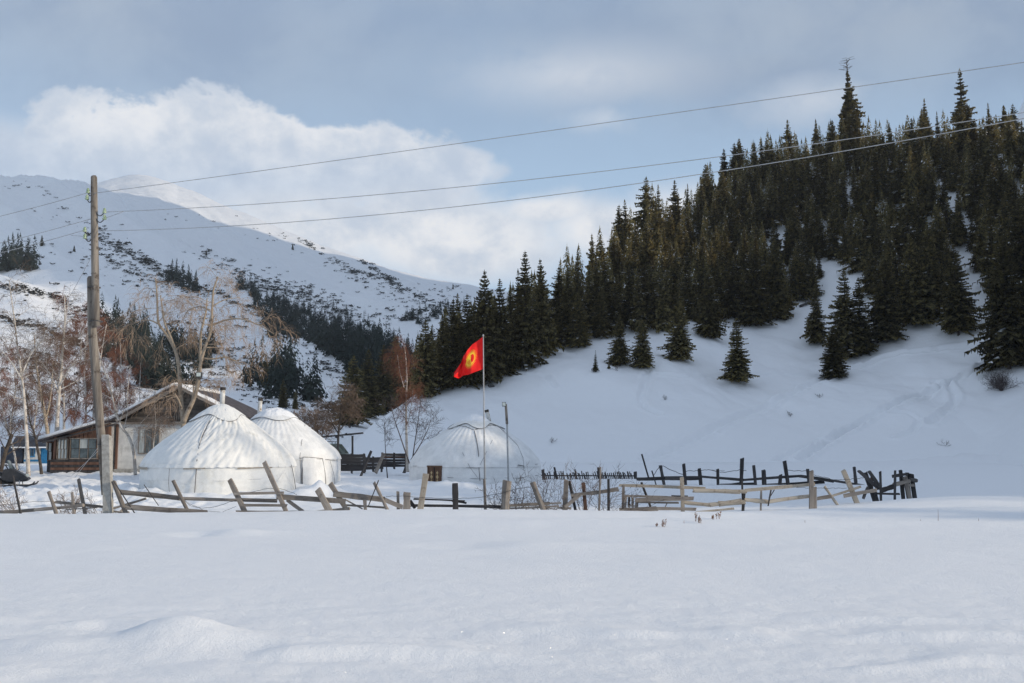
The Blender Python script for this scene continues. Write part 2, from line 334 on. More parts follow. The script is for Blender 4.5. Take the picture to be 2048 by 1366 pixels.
def hill_z(x, y, tracks=True):
    x = np.asarray(x, float); y = np.asarray(y, float)
    yb = np.interp(x, [-60, 62, 80, 100, 130, 170, 300], [122, 122, 108, 88, 62, 52, 40])+2.5*perlin(x/25, 0*x+1.3)
    s = (y-yb)
    zp = np.interp(s, _ps, _pz)
    u = x/np.maximum(y, 1.)
    und = sstep(s, 4, 30)
    zp = zp+und*(2.6*fbm(x/34+2, y/45, 3)+.9*fbm((x*.8+y*.5)/10, (y*.8-x*.5)/22, 3)+.22*fbm(x/3.2, y/5, 2))
    cap = np.interp(u, _cu, _cz)
    cap = np.where(u > .56, np.minimum(cap, np.interp(y, [60, 120, 200], [34, 56, 70])), cap)
    z = smin(zp, cap+.25*(s-np.interp(cap, _pz, _ps))*0+1.2*fbm(x/14, y/14, 2), 6.)
    # unseen spur right of the frame, shaped to shade yard and hill forest
    H = np.interp(y, [-60, -18, -10, -5, -2, 1, 4, 6, 9, 11, 17, 38, 53, 80, 100, 130, 145, 156, 180, 210, 240, 260, 400], [0, 3, 12, 24, 29, 27, 25.6, 27.5, 31, 32.5, 34.3, 35.5, 37, 58, 82, 90, 88, 84, 79, 73, 62, 60, 60])
    xc = np.interp(y, [-60, 50, 80, 130, 200, 260], [100, 100, 122, 150, 172, 195])
    so = H-np.interp(y, [50, 100], [.55, 1.])*(xc-x)
    zo = np.where(x < xc, so, H+.1*(x-xc))+0*x
    z = smax(z, zo, 3.)
    return np.maximum(z, -3.)
_md = np.array([100, 130, 170, 230, 320, 450, 600, 800, 1050, 1500, 2000, 2700, 3400.])
_mp = np.array([-2500, -900, -400, 0, 130, 260, 340, 480, 600, 700, 800, 900, 1000, 1100, 1300, 1850, 1950, 2048, 2150, 2350, 2700, 3600, 6000.])  # columns beyond the right edge form an unseen ridge added to shade the mountain
_mt = np.array([
 [935]*23,
 [921]*23,
 [870, 870, 880, 880, 880, 870, 872, 872, 880, 892, 905, 908, 915, 918, 918, 918, 918, 918, 918, 918, 918, 918, 918],
 [760, 780, 790, 800, 800, 800, 805, 815, 830, 842, 860, 872, 885, 890, 900, 900, 900, 900, 850, 800, 800, 800, 800],
 [640, 660, 680, 690, 700, 722, 742, 765, 790, 800, 806, 822, 842, 850, 860, 800, 760, 700, 500, 150, -250, -200, 300],
 [540, 560, 580, 585, 612, 662, 690, 712, 738, 745, 744, 752, 780, 800, 800, 600, 430, 330, 120, -350, -600, -500, 200],
 [480, 500, 530, 540, 556, 600, 622, 652, 688, 705, 700, 704, 712, 740, 760, 600, 420, 290, 40, -500, -750, -600, 100],
 [420, 440, 445, 450, 470, 520, 556, 602, 642, 662, 664, 664, 666, 690, 700, 600, 420, 300, 20, -620, -900, -800, 100],
 [350, 350, 356, 362, 384, 450, 500, 560, 602, 622, 632, 634, 642, 650, 680, 600, 420, 320, 60, -480, -640, -400, 100],
 [400, 400, 390, 386, 396, 404, 432, 484, 525, 553, 583, 604, 620, 640, 660, 600, 450, 340, 140, 0, -60, 0, 200],
 [420, 420, 410, 400, 381, 357, 374, 432, 480, 515, 545, 567, 586, 600, 640, 600, 450, 360, 200, 100, 60, 100, 300],
 [560, 560, 560, 560, 540, 520, 520, 560, 600, 620, 640, 650, 660, 680, 700, 680, 600, 500, 300, 0, -150, 0, 300],
 [800]*23], float)
_mu = (_mp-1024)/F
def _cub(xs, T, x, axis):   # Catmull-Rom along uniform index
    n = T.shape[axis]; f = np.interp(x, xs, np.arange(n)); i = np.clip(f.astype(int), 0, n-2); t = f-i
    return i, t
def _cr(p0, p1, p2, p3, t): return .5*((2*p1)+(-p0+p2)*t+(2*p0-5*p1+4*p2-p3)*t*t+(-p0+3*p1-3*p2+p3)*t**3)
def mount_z(x, y):
    x = np.asarray(x, float); y = np.asarray(y, float)
    yy = np.maximum(y, 30.); u = np.clip(x/yy, _mu[0], _mu[-1])
    iu, tu = _cub(_mu, _mt, u, 1); idd, td = _cub(np.log(_md), _mt, np.log(np.clip(yy, 100, 3400)), 0)
    def row(k):
        k = np.clip(k, 0, len(_md)-1); g = lambda j: _mt[k, np.clip(j, 0, len(_mp)-1)]
        return _cr(g(iu-1), g(iu), g(iu+1), g(iu+2), tu)
    py = _cr(row(idd-1), row(idd), row(idd+1), row(idd+2), td)
    b = (683-py)/F; v = (SA+b*CA)/(CA-b*SA)
    z = EYE+v*yy
    A = sstep(yy, 160, 500)
    n = fbm((x+.6*y)/150, (y-.3*x)/260, 4)
    z = z+A*(np.minimum(yy, 900)*.032*n + np.minimum(yy,700)*.012*(1-np.abs(perlin((x+.9*y)/60, (y-.9*x)/160))*2)) *(1-.75*sstep(yy, 1200, 1900))
    z = z+.6*fbm(x/14, y/14, 3)*sstep(yy, 130, 180)
    return np.where(y < 100, -4, np.maximum(z, -4))
def surf_z(x, y): return np.maximum(np.maximum(ground_z(x, y)*(np.asarray(y) < 135)-30*(np.asarray(y) >= 135), hill_z(x, y)), mount_z(x, y))
def raycast(px, py, fn, d0=100., d1=2600., n=700):
    px = np.atleast_1d(np.asarray(px, float)); py = np.atleast_1d(np.asarray(py, float))
    a = (px-1024)/F; b = (683-py)/F; yy = CA-b*SA; zz = SA+b*CA
    ds = np.geomspace(d0, d1, n); D = np.broadcast_to(ds, (len(px), n)); K = D/yy[:, None]
    X_ = a[:, None]*K; Z_ = EYE+zz[:, None]*K; below = fn(X_, D) > Z_
    i = np.argmax(below, 1); ok = below.any(1)
    j = np.arange(len(px)); lo = ds[np.maximum(i-1, 0)]; hi = ds[i]
    for _ in range(12):
        m = (lo+hi)/2; k = m/yy; bl = fn(a*k, m) > EYE+zz*k; hi = np.where(bl, m, hi); lo = np.where(bl, lo, m)
    k = hi/yy
    return a*k, hi, EYE+zz*k, ok
# ---------------------------------------------------------------- terrain meshes
def polar(name, th, r, fn, mat, dz=0):
    T, Rr = np.meshgrid(th, r, indexing='ij'); x = Rr*np.sin(T); y = Rr*np.cos(T)
    z = fn(x, y)+dz
    return tag(grid_mesh(name, np.stack([x, y, z], -1), len(th), len(r), mat), kind='structure')
th_in = np.linspace(R(-29), R(29), 430)
th = np.concatenate([np.linspace(R(-180), R(-29), 60)[:-1], th_in, np.linspace(R(29), R(180), 60)[1:]])
polar('snow_field', th, np.concatenate([np.geomspace(.4, 6, 50)[:-1], np.geomspace(6, 26, 230)[:-1], np.geomspace(26, 56, 190)[:-1], np.geomspace(56, 175, 60)]), ground_z, 'snow')
# hillside with sledge and ski tracks pressed into the snow
TRK = [([(2030, 715), (1975, 722), (1950, 742), (1900, 765), (1840, 792), (1780, 815), (1730, 840), (1680, 868), (1640, 893), (1600, 921)], .45, .28),
       ([(1960, 732), (1930, 745), (1880, 775), (1800, 812), (1725, 848), (1640, 880), (1550, 922)], .3, .14),
       ([(2040, 690), (1960, 688), (1880, 698), (1810, 705), (1760, 715), (1700, 738), (1650, 760), (1590, 785), (1500, 825), (1420, 862), (1340, 900), (1290, 921)], .5, .2),
       ([(1870, 765), (1900, 772), (1912, 795), (1895, 822), (1860, 848)], .5, .22),
       ([(1770, 825), (1815, 825), (1840, 842), (1825, 862), (1790, 875)], .35, .12),
       ([(1296, 742), (1290, 770), (1280, 795), (1290, 815), (1318, 828)], .4, .14),
       ([(1560, 800), (1500, 835), (1440, 865)], .35, .10),
       ([(1040, 748), (1090, 752), (1110, 772)], .4, .14),
       ([(1320, 748), (1370, 754), (1420, 752), (1500, 748), (1640, 750)], .4, .14)]
def hill_full(x, y):
    z = hill_z(x, y); w = np.zeros_like(z)
    sel = (y > 115) & (y < 200) & (x > -5) & (x < 100)
    xs, ys = x[sel], y[sel]; acc = np.zeros_like(xs)
    for pts, wd, dp in TRK:
        q = np.array(pts, float); X_, Y_, Z_, ok = raycast(q[:, 0], q[:, 1], hill_z, 100, 300, 500)
        t = np.arange(len(X_)); tt = np.linspace(0, len(X_)-1, len(X_)*8)
        X_ = np.interp(tt, t, X_); Y_ = np.interp(tt, t, Y_)
        for _ in range(4):
            X_[1:-1] = (X_[:-2]+X_[1:-1]*2+X_[2:])/4; Y_[1:-1] = (Y_[:-2]+Y_[1:-1]*2+Y_[2:])/4
        dist = np.full(xs.shape, 1e9)
        for k in range(len(X_)-1):
            ax, ay = X_[k], Y_[k]; bx, by = X_[k+1]-ax, Y_[k+1]-ay; L = bx*bx+by*by+1e-9
            t_ = np.clip(((xs-ax)*bx+(ys-ay)*by)/L, 0, 1); dist = np.minimum(dist, (xs-ax-t_*bx)**2+(ys-ay-t_*by)**2)
        dist = np.sqrt(dist); rg = 1+.8*fbm(xs/1.2, ys/1.2, 2)
        acc += 1.7*dp*rg*(-1.3*np.exp(-(dist/wd)**2)+.7*np.exp(-((dist-wd*1.9)/(wd*.8))**2))
    z[sel] += acc
    return z
thh = np.concatenate([np.linspace(R(-13), R(28.2), 540), np.linspace(R(28.5), R(122), 130)])
rr = np.concatenate([np.linspace(34, 112, 40)[:-1], np.linspace(112, 200, 330)[:-1], np.linspace(200, 330, 90), np.linspace(335, 460, 10)])
polar('hillside', thh, rr, hill_full, 'snow_hill')
thm = np.concatenate([np.linspace(R(-75), R(-29), 40)[:-1], np.linspace(R(-29), R(3), 420)[:-1], np.linspace(R(3), R(82), 150)])
polar('mountain', thm, np.geomspace(104, 2450, 330), mount_z, 'snow_mount')

# ---------------------------------------------------------------- spruces
def spruce(seed, H=10., w=.26, levels=28, per=8, gap=.07, seg=4, irregular=.25, snow=.03, dead=0., name='spruce'):
    rg = random.Random(seed); T = MB(); C = MB()
    lean = Vector((rg.uniform(-.02, .02), rg.uniform(-.02, .02), 1))
    r0 = .015*H
    T.tube([(0, 0, -.08*H), (0, 0, 0), lean*H*.5, lean*H*.98], [r0*1.2, r0, r0*.6, r0*.1], 6)
    asym = [1+rg.uniform(-irregular, irregular) for _ in range(8)]
    for li in range(levels):
        t = gap+(1-gap-dead)*(li+rg.random()*.6)/levels
        tr = (t-gap)/(1-gap-dead)
        if tr >= 1: continue
        Rl = w*H*((1-tr)**(.85 if w > .2 else 1.1)*.93+.022)*(1-.45*max(0, .12-tr)/.12)*rg.uniform(1-irregular, 1+irregular*.6)
        n = max(3, int(per*(1-.45*tr)))
        ph0 = rg.random()*6.28
        for k in range(n):
            ph = ph0+6.283*(k+rg.uniform(-.3, .3))/n
            L = Rl*rg.uniform(.65, 1.12)*asym[int((ph % 6.283)/6.284*8)]
            if rg.random() < irregular*.25: L *= .5
            o = lean*(t*H)
            f = Vector((math.cos(ph), math.sin(ph), 0)); s = Vector((-f.y, f.x, 0))
            el = .30*(tr-.35)-.05 ; drp = -.42*(1-tr)-.08+rg.uniform(-.12, .12)
            mi = 1 if rg.random() < snow else 0
            pts = []
            for j in range(seg+1):
                q = j/seg; pts.append(o+f*(L*q)+Vector((0, 0, L*(el*q+drp*q*q+.22*q**4))))
            for j in range(seg):
                a, b = pts[j], pts[j+1]; q = (j+.5)/seg; sl_ = L*(.34 if seg < 6 else .24)*(1-.55*q)*rg.uniform(.8, 1.2)+.02*H*.3
                m_ = mi if rg.random() < .6 else 0
                hang = Vector((0, 0, -sl_*rg.uniform(.25, .6)))
                C.add([a, b+f*sl_*.3, a+s*sl_+f*sl_*.7+hang], [(0, 1, 2)], m_)
                C.add([a, b+f*sl_*.3, a-s*sl_+f*sl_*.7+hang], [(0, 2, 1)], m_)
                C.add([a, b, (a+b)/2+Vector((0, 0, -sl_*rg.uniform(.4, .8)))+f*sl_*.1], [(0, 1, 2)], 0)
                if j >= seg//2-1: C.add([b+s*sl_*.75, b-s*sl_*.75, b+f*sl_*.15+Vector((0, 0, -sl_*rg.uniform(.9, 1.5)*(1 if seg < 6 else .6)))], [(0, 1, 2)], 0)
    top = lean*H*(1-dead)
    for k in range(5):
        ph = k*1.26; C.add([top+Vector((0, 0, .01*H)), lean*H*(1-dead)*.955+Vector((math.cos(ph), math.sin(ph), 0))*.012*H, lean*H*(1-dead)*.955+Vector((math.cos(ph+.8), math.sin(ph+.8), 0))*.012*H], [(0, 1, 2)])
    if dead:
        for k in range(26):
            t = 1-dead*rg.uniform(.02, 1); ph = rg.random()*6.28; L = .05*H*rg.uniform(.4, 1)
            p = lean*H*t; T.tube([p, p+Vector((math.cos(ph)*L, math.sin(ph)*L, L*.3))], [.004*H*.5, .001*H], 3, False)
    return T.mesh(name+'_trunk', 'bark'), C.mesh(name+'_crown', ['spruce', 'snow_lump'])
WIDE = [spruce(10+i, w=.27+.02*i, levels=48, per=13, snow=.015, irregular=.32, seg=6) for i in range(4)]
NARROW = [spruce(20+i, w=.17+.016*i, levels=40, per=10, gap=.06, snow=.12, irregular=.38) for i in range(5)]
GIANT = spruce(31, w=.17, levels=40, per=11, gap=.05, irregular=.5, dead=.12, snow=0, seg=5), spruce(32, w=.15, levels=38, per=10, gap=.05, irregular=.5, snow=0, seg=5)
SAPL = spruce(41, w=.2, levels=26, per=9, seg=3, snow=0)
def put_spruce(pair, loc, h, rot, label, group, wx=1.):
    o = thing('spruce_tree', loc, label, 'tree', group, rot); s = h/10; o.scale = (s*wx, s*wx, s)
    for nm, me in zip(('trunk', 'crown'), pair):
        c = bpy.data.objects.new(nm, me); COL.objects.link(c); c.parent = o
    return o
FRONT = [  # px, py of base, py of top, width factor, proto, label
 (1475, 763, 636, 1.0, 0, 'lone dark bushy spruce standing forward on the open snow slope'),
 (1668, 757, 655, .95, 1, 'small dark spruce with a bare stem in front of the close clump on the slope'),
 (1693, 716, 540, .75, 2, 'tall slender spruce in the middle of the close clump on the slope'),
 (1722, 712, 556, .8, 0, 'right hand spruce of the close clump on the slope'),
 (1634, 686, 570, .72, 3, 'left hand spruce of the close clump on the slope'),
 (1775, 684, 515, .85, 1, 'broad dark spruce right of the close clump, before the forest edge'),
 (1826, 650, 470, .75, 2, 'dark spruce at the forest edge between two broader ones on the right'),
 (1860, 640, 450, .7, 3, 'olive topped spruce at the lower forest edge on the right'),
 (1917, 670, 490, .8, 3, 'full dark spruce alone on snow near the right edge of the photo'),
 (2018, 738, 470, .9, 2, 'big dark spruce with long low branches at the right edge of the slope'),
 (2052, 700, 400, .8, 1, 'huge spruce cut by the right edge of the photo'),
 (1240, 731, 628, .85, 0, 'middle sized spruce beside the two tiny saplings'),
 (1286, 736, 640, .9, 1, 'bushy spruce next to the one beside the saplings'),
 (1360, 719, 600, .85, 2, 'spruce with snowy lower boughs in front of the forest, centre of the slope'),
 (1421, 677, 545, .8, 3, 'dark spruce tucked against the forest edge above the lone one'),
 (1157, 695, 585, .85, 1, 'spruce with feathery low branches at the left forest edge'),
 (1128, 691, 575, .85, 2, 'dark spruce with bare foot at the left forest edge'),
 (1203, 676, 570, .75, 0, 'thin spruce bent at its foot by the left forest edge'),
 (1512, 652, 500, .75, 1, 'dark spruce at the lowest tip of the forest, right of centre'),
 (1553, 640, 480, .7, 2, 'tall spruce behind the fallen logs at the forest tip'),
 (1050, 738, 505, .62, 0, 'very tall shaggy spruce at the left end of the hill forest, behind the flag'),
 (1082, 712, 520, .6, 3, 'tall spruce just right of the shaggy one behind the flag'),
 (968, 765, 543, .62, 1, 'tall twin peaked spruce rising right behind the flag top'),
 (1000, 752, 560, .6, 2, 'dark spruce wedged between two taller ones behind the flag'),
 (935, 775, 590, .65, 3, 'dark spruce left of the twin peaked one behind the flag'),
 (905, 778, 600, .7, 0, 'dark spruce standing behind the left end of the flag'),
 (885, 775, 630, .75, 2, 'dark spruce right behind the red twigged birch'),
 (850, 770, 640, .75, 1, 'spruce whose top shows over the red twigged birch'),
 (735, 835, 700, .9, 0, 'black spruce low in the valley gap left of the birch'),
 (765, 828, 690, .8, 3, 'black spruce close to the left side of the red twigged birch'),
 (705, 850, 712, .9, 1, 'leftmost black spruce in the valley gap behind the yurts'),
 (790, 815, 672, .8, 2, 'black spruce directly behind the red twigged birch'),
]
PLACED = []   # x, y, height, kind, label, group
def foot(px, py, lo=90, hi=330):
    X_, Y_, Z_, ok = raycast(px, py, surf_z, lo, hi, 500)
    return float(X_[0]), float(Y_[0]), float(Z_[0]), bool(ok[0])
for (px, py, pt, wf, k, lab) in FRONT:
    x, y, z, ok = foot(px, py)
    if not ok: x, y = gx(px, 150.), 150.; z = float(surf_z(x, y))
    h = P(px, pt, y).z-z
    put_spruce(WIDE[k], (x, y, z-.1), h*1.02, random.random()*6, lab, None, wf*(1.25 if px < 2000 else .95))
    PLACED.append((x, y))
for (px, py, pt, lab) in ((1191, 744, 700, 'taller of the two tiny spruce saplings on the snow slope'), (1218, 738, 716, 'shorter of the two tiny spruce saplings on the snow slope')):
    x, y, z, ok = foot(px, py); put_spruce(SAPL, (x, y, z), P(px, pt, y).z-z, 1., lab, None, 1.)
for (px, py, pt, k, lab) in ((1703, 340, 118, 0, 'giant old spruce with a dead grey tip towering over the forest'), (1930, 335, 140, 1, 'second giant spruce with narrow tiered crown on the skyline near the right edge')):
    y = 262.; x = P(px, py, y).x; z = float(hill_z(x, y)); put_spruce(GIANT[k], (x, y, z-.5), P(px, pt, y).z-z+.5, .4, lab, None, 1.5)
    PLACED.append((x, y))
# hill forest: candidate feet in world space, kept where the photograph has forest
def inpoly(px, py, poly):
    c = np.zeros(px.shape, bool); j = len(poly)-1
    for i in range(len(poly)):
        xi, yi = poly[i]; xj, yj = poly[j]
        c ^= ((yi > py) != (yj > py)) & (px < (xj-xi)*(py-yi)/(yj-yi+1e-9)+xi); j = i
    return c
def proj(x, y, z):
    dz = z-EYE; c = y*CA+dz*SA; b = (-y*SA+dz*CA)/c
    return 1024+F*x/c, 683-F*b
# base line of the forest on the slope (below it: open snow)
LINE = np.array([(600, 860), (700, 845), (760, 825), (800, 812), (850, 775), (900, 770), (960, 762), (1040, 735), (1090, 700), (1200, 672), (1290, 668), (1380, 655), (1450, 640), (1520, 645), (1570, 620), (1610, 610), (1640, 590), (1690, 545), (1720, 580), (1760, 645), (1800, 655), (1870, 635), (1900, 600), (1960, 560), (2000, 620), (2100, 630)], float)
GAPS = [(1545, 500, 22, 32), (1634, 400, 12, 30), (1812, 465, 16, 40), (1107, 605, 12, 28), (1680, 565, 34, 38), (1935, 560, 32, 50), (1490, 345, 8, 8), (1945, 640, 50, 40)]
rg = random.Random(5); cand = []
yv = 128.
while yv < 300:
    xv = -45.
    while xv < 185:
        cand.append((xv+rg.uniform(-1.9, 1.9), yv+rg.uniform(-1.9, 1.9))); xv += 2.9 if yv < 190 else 3.3
    yv += 3.2 if yv < 190 else 3.6
cand = np.array(cand); cz = hill_z(cand[:, 0], cand[:, 1]); mz = mount_z(cand[:, 0], cand[:, 1])
cpx, cpy = proj(cand[:, 0], cand[:, 1], cz)
keep = (cz > mz-1) & (cz > 1) & (cpy < np.interp(cpx, LINE[:, 0], LINE[:, 1])) & (cpx > 690) & (cpx < 2450)
for (a, b, rx, ry) in GAPS: keep &= (((cpx-a)/rx)**2+((cpy-b)/ry)**2) > 1
keep &= cand[:, 1] < np.interp(cpx, [690, 900, 1100, 1300, 1500, 2100], [160, 185, 205, 240, 285, 300])
for (a, b) in PLACED: keep &= np.hypot(cand[:, 0]-a, cand[:, 1]-b) > 2.6
FT = []
for i in np.nonzero(keep)[0]:
    x, y = cand[i]; h = rg.uniform(8.5, 12.5) if y < 200 else rg.uniform(8, 13.5)
    if rg.random() < .12: h *= rg.uniform(.5, .8)
    if rg.random() < .07: h *= 1.25
    FT.append([x, y, float(cz[i]), h, rg.randrange(5), rg.random()*6.28])
# off-frame trees on the spur that shades the yard
SPUR = []
for k in range(46):
    y = rg.uniform(9, 62); x = rg.uniform(62, 80); SPUR.append([x, y, float(hill_z(x, y)), rg.uniform(7, 12), rg.randrange(5), rg.random()*6])
# which forest trees show largest: paint them far to near into a coarse buffer
FT.sort(key=lambda t: -t[1]); buf = np.full((342, 512), -1, int)
for i, (x, y, z, h, k, r_) in enumerate(FT):
    bx, by = proj(x, y, z); tx, ty = proj(x, y, z+h)
    w = .2*h/y*F/4; y0, y1 = int(max(0, ty/4)), int(min(341, by/4))
    for r in range(y0, y1+1):
        t = (r*4-ty)/(by-ty+1e-6); hw = max(.5, w*t); a = int(max(0, bx/4-hw)); b = int(min(511, bx/4+hw))
        if b >= a: buf[r, a:b+1] = i
cnt = np.bincount(buf[buf >= 0], minlength=len(FT)); order = np.argsort(-cnt)
def zone(x, y, z, h):
    px, py = proj(x, y, z); tx, ty = proj(x, y, z+h)
    sky_ = np.interp(tx, [1000, 1200, 1330, 1460, 1640, 2050], [590, 470, 385, 300, 285, 270]); low = np.interp(px, LINE[:, 0], LINE[:, 1])
    w = ('behind the flag', 'above the tiny saplings', 'above the lone spruce', 'near the first giant spruce', 'between the giant spruces', 'right of the second giant spruce')[int(np.searchsorted([1090, 1330, 1560, 1700, 1920], px))]
    k = 'slim spruce whose tip shows against the sky' if ty < sky_ else ('dark spruce along the lower forest edge' if py > low-45 else 'slim spruce packed inside the forest')
    return k+', '+w, 'spruces of the hill forest: '+k.split(' whose')[0].split(' along')[0]+', '+w
solo = set(order[:262].tolist()); print('hill forest', len(FT), 'seen', int((cnt > 0).sum()))
REST = MB()
def bake(me):
    v = np.zeros(len(me.vertices)*3); me.vertices.foreach_get('co', v); v = v.reshape(-1, 3)
    f = np.zeros(len(me.loops), int); me.loops.foreach_get('vertex_index', f); f = f.reshape(-1, 3)
    m = np.zeros(len(me.polygons), int); me.polygons.foreach_get('material_index', m); return v, f, m
def far_spruce(seed, w=.16, n=150, k_=.035):   # small far tree: a spiky cone of hanging sprays
    r = random.Random(seed); m = MB(); H = 10.
    for k in range(n):
        t = r.random()**1.25*.97; Rt = w*H*(1-t)**.9*r.uniform(.75, 1.15)+.05; a = r.random()*6.28; q = math.sqrt(r.random())
        c = Vector((math.cos(a)*Rt*q, math.sin(a)*Rt*q, .4+t*(H-.7))); s_ = Vector((-math.sin(a), math.cos(a), 0)); f = Vector((math.cos(a), math.sin(a), 0)); L = k_*H*(1.25-t)*r.uniform(.7, 1.4)
        m.add([c+Vector((0, 0, L*1.5)), c+s_*L*.8+f*L*.8-Vector((0, 0, L*.6)), c-s_*L*.8+f*L*.8-Vector((0, 0, L*.6))], [(0, 1, 2)], 1 if r.random() < .03 else 0)
    m.add([(0, 0, H*1.02), (.18, 0, H*.86), (-.1, .15, H*.86)], [(0, 1, 2)]); return bake(m.mesh('far', 'spruce'))
FARK = [far_spruce(80+i, .15+.02*i) for i in range(4)]
BK = [far_spruce(90+i, .18+.015*i, 460, .027) for i in range(4)]
def merged(name, items, mats, kindlabel, cat='forest', wx=1., BK=BK):
    Vs, Fs, Ms = [], [], []; n = 0
    for (x, y, z, h, k, r_) in items:
        v, f, m = BK[k % 4]; c, s = math.cos(r_), math.sin(r_); sc = h/10
        V = np.stack([(v[:, 0]*c-v[:, 1]*s)*sc*wx+x, (v[:, 0]*s+v[:, 1]*c)*sc*wx+y, v[:, 2]*sc+z-.2], 1)
        Vs.append(V); Fs.append(f+n); Ms.append(m); n += len(v)
    V = np.concatenate(Vs); Fc = np.concatenate(Fs); Mm = np.concatenate(Ms)
    me = bpy.data.meshes.new(name); me.vertices.add(len(V)); me.vertices.foreach_set('co', V.astype(np.float32).ravel())
    me.loops.add(Fc.size); me.loops.foreach_set('vertex_index', Fc.astype(np.int32).ravel()); me.polygons.add(len(Fc))
    me.polygons.foreach_set('loop_start', np.arange(0, Fc.size, 3, dtype=np.int32))
    for q in mats: me.materials.append(MAT[q])
    me.polygons.foreach_set('material_index', Mm.astype(np.int32)); me.update(calc_edges=True)
    o = bpy.data.objects.new(name, me); COL.objects.link(o); return tag(o, kindlabel, cat, kind='stuff')
for i in sorted(solo):
    x, y, z, h, k, r_ = FT[i]
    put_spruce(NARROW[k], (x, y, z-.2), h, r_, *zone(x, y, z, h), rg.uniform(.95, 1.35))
rest = [FT[i] for i in range(len(FT)) if i not in solo and (cnt[i] > 0 or FT[i][1] < 240)]
merged('spruce_forest', rest+SPUR, ['spruce', 'snow_lump'], 'smaller hidden spruces filling the dense dark forest on the right hill')
# ---------------------------------------------------------------- forest and scrub on the far mountain
MF = [  # polygon of tree feet in the photograph, count, height range m
 ([(500, 590), (560, 600), (640, 640), (700, 650), (760, 690), (800, 720), (790, 790), (720, 790), (690, 735), (640, 700), (560, 700), (520, 640)], 270, (10, 17)),
 ([(545, 800), (560, 740), (600, 760), (640, 810), (600, 800)], 9, (14, 21)),
 ([(480, 780), (640, 800), (640, 760), (500, 740)], 6, (12, 18)),
 ([(200, 640), (330, 680), (430, 690), (420, 740), (300, 740), (200, 720)], 60, (9, 15)),
 ([(250, 720), (340, 750), (400, 800), (300, 790)], 26, (8, 12)),
 ([(0, 545), (70, 545), (62, 520), (0, 535)], 14, (14, 22)),
 ([(800, 640), (880, 610), (935, 600), (930, 620), (850, 650)], 26, (8, 14)),
 ([(330, 575), (400, 590), (380, 560), (340, 550)], 14, (10, 15)),
 ([(700, 740), (820, 700), (850, 740), (760, 790)], 50, (9, 14)),
 ([(450, 575), (520, 600), (500, 560)], 10, (12, 18)),
 ([(630, 700), (700, 720), (720, 690), (640, 660)], 30, (10, 15)),
 ([(640, 600), (780, 670), (800, 700), (640, 660)], 34, (8, 12)),
]
far = []
for poly, n, (h0, h1) in MF:
    q = np.array(poly, float); k = 0; pts = []
    while len(pts) < n*1.5:
        a = rg.uniform(q[:, 0].min(), q[:, 0].max()); b = rg.uniform(q[:, 1].min(), q[:, 1].max())
        if inpoly(np.array([a]), np.array([b]), poly)[0] and (n < 40 or float(fbm(a/38+b/60, b/30-a/90, 2)) < rg.uniform(-.02, .28)): pts.append((a, b))
    pts = np.array(pts); X_, Y_, Z_, ok = raycast(pts[:, 0], pts[:, 1], mount_z, 110, 2400, 500)
    for x, y, z, o_ in zip(X_, Y_, Z_, ok):
        if o_: far.append([x, y, z, rg.uniform(h0, h1)*(.8 if y > 700 else 1.0), rg.randrange(4), rg.random()*6])
merged('mountain_forest', far, ['spruce_far', 'spruce_far'], 'distant dark spruces in patches on the snowy mountain slopes', wx=1.25, BK=FARK)
print('far trees', len(far))
# a few that stand alone on the mountain
for (px, py, hp, lab) in ((83, 492, 24, 'far dark spruce pair alone on the mountain above the tree clump at the left edge'), (148, 503, 14, 'tiny far spruce on the mountain just left of the utility pole'),
        (590, 818, 40, 'spruce standing alone on snow right above the second yurt chimney'), (565, 815, 60, 'dark slender spruce in the gap between bare tree and valley forest'),
        (585, 500, 14, 'tiny spruce high up on the mountain ridge'), (412, 512, 13, 'tiny spruce on the mountain left of the bare tree top'), (906, 578, 12, 'tiny spruce far off where the mountain meets the hill forest'), (530, 775, 70, 'tall far spruce right of the bare tree trunk')):
    x, y, z, ok = foot(px, py, 110, 2400); put_spruce(WIDE[rg.randrange(4)], (x, y, z-.2), hp/F*y, 0, lab, None, .8)
for k, (px, pt) in enumerate(((1988, 250), (2003, 232), (2022, 228), (2040, 212), (2056, 208), (2012, 240))):
    y = 455.; x = gx(px, y); z = float(mount_z(x, y)); put_spruce(NARROW[k % 5], (x, y, z-1), max(14., P(px, pt, y).z-z+1), k, 'hazy blue spruce on the farther ridge peeping over the forest at the right edge', 'hazy spruces on the farther ridge', 1.0)
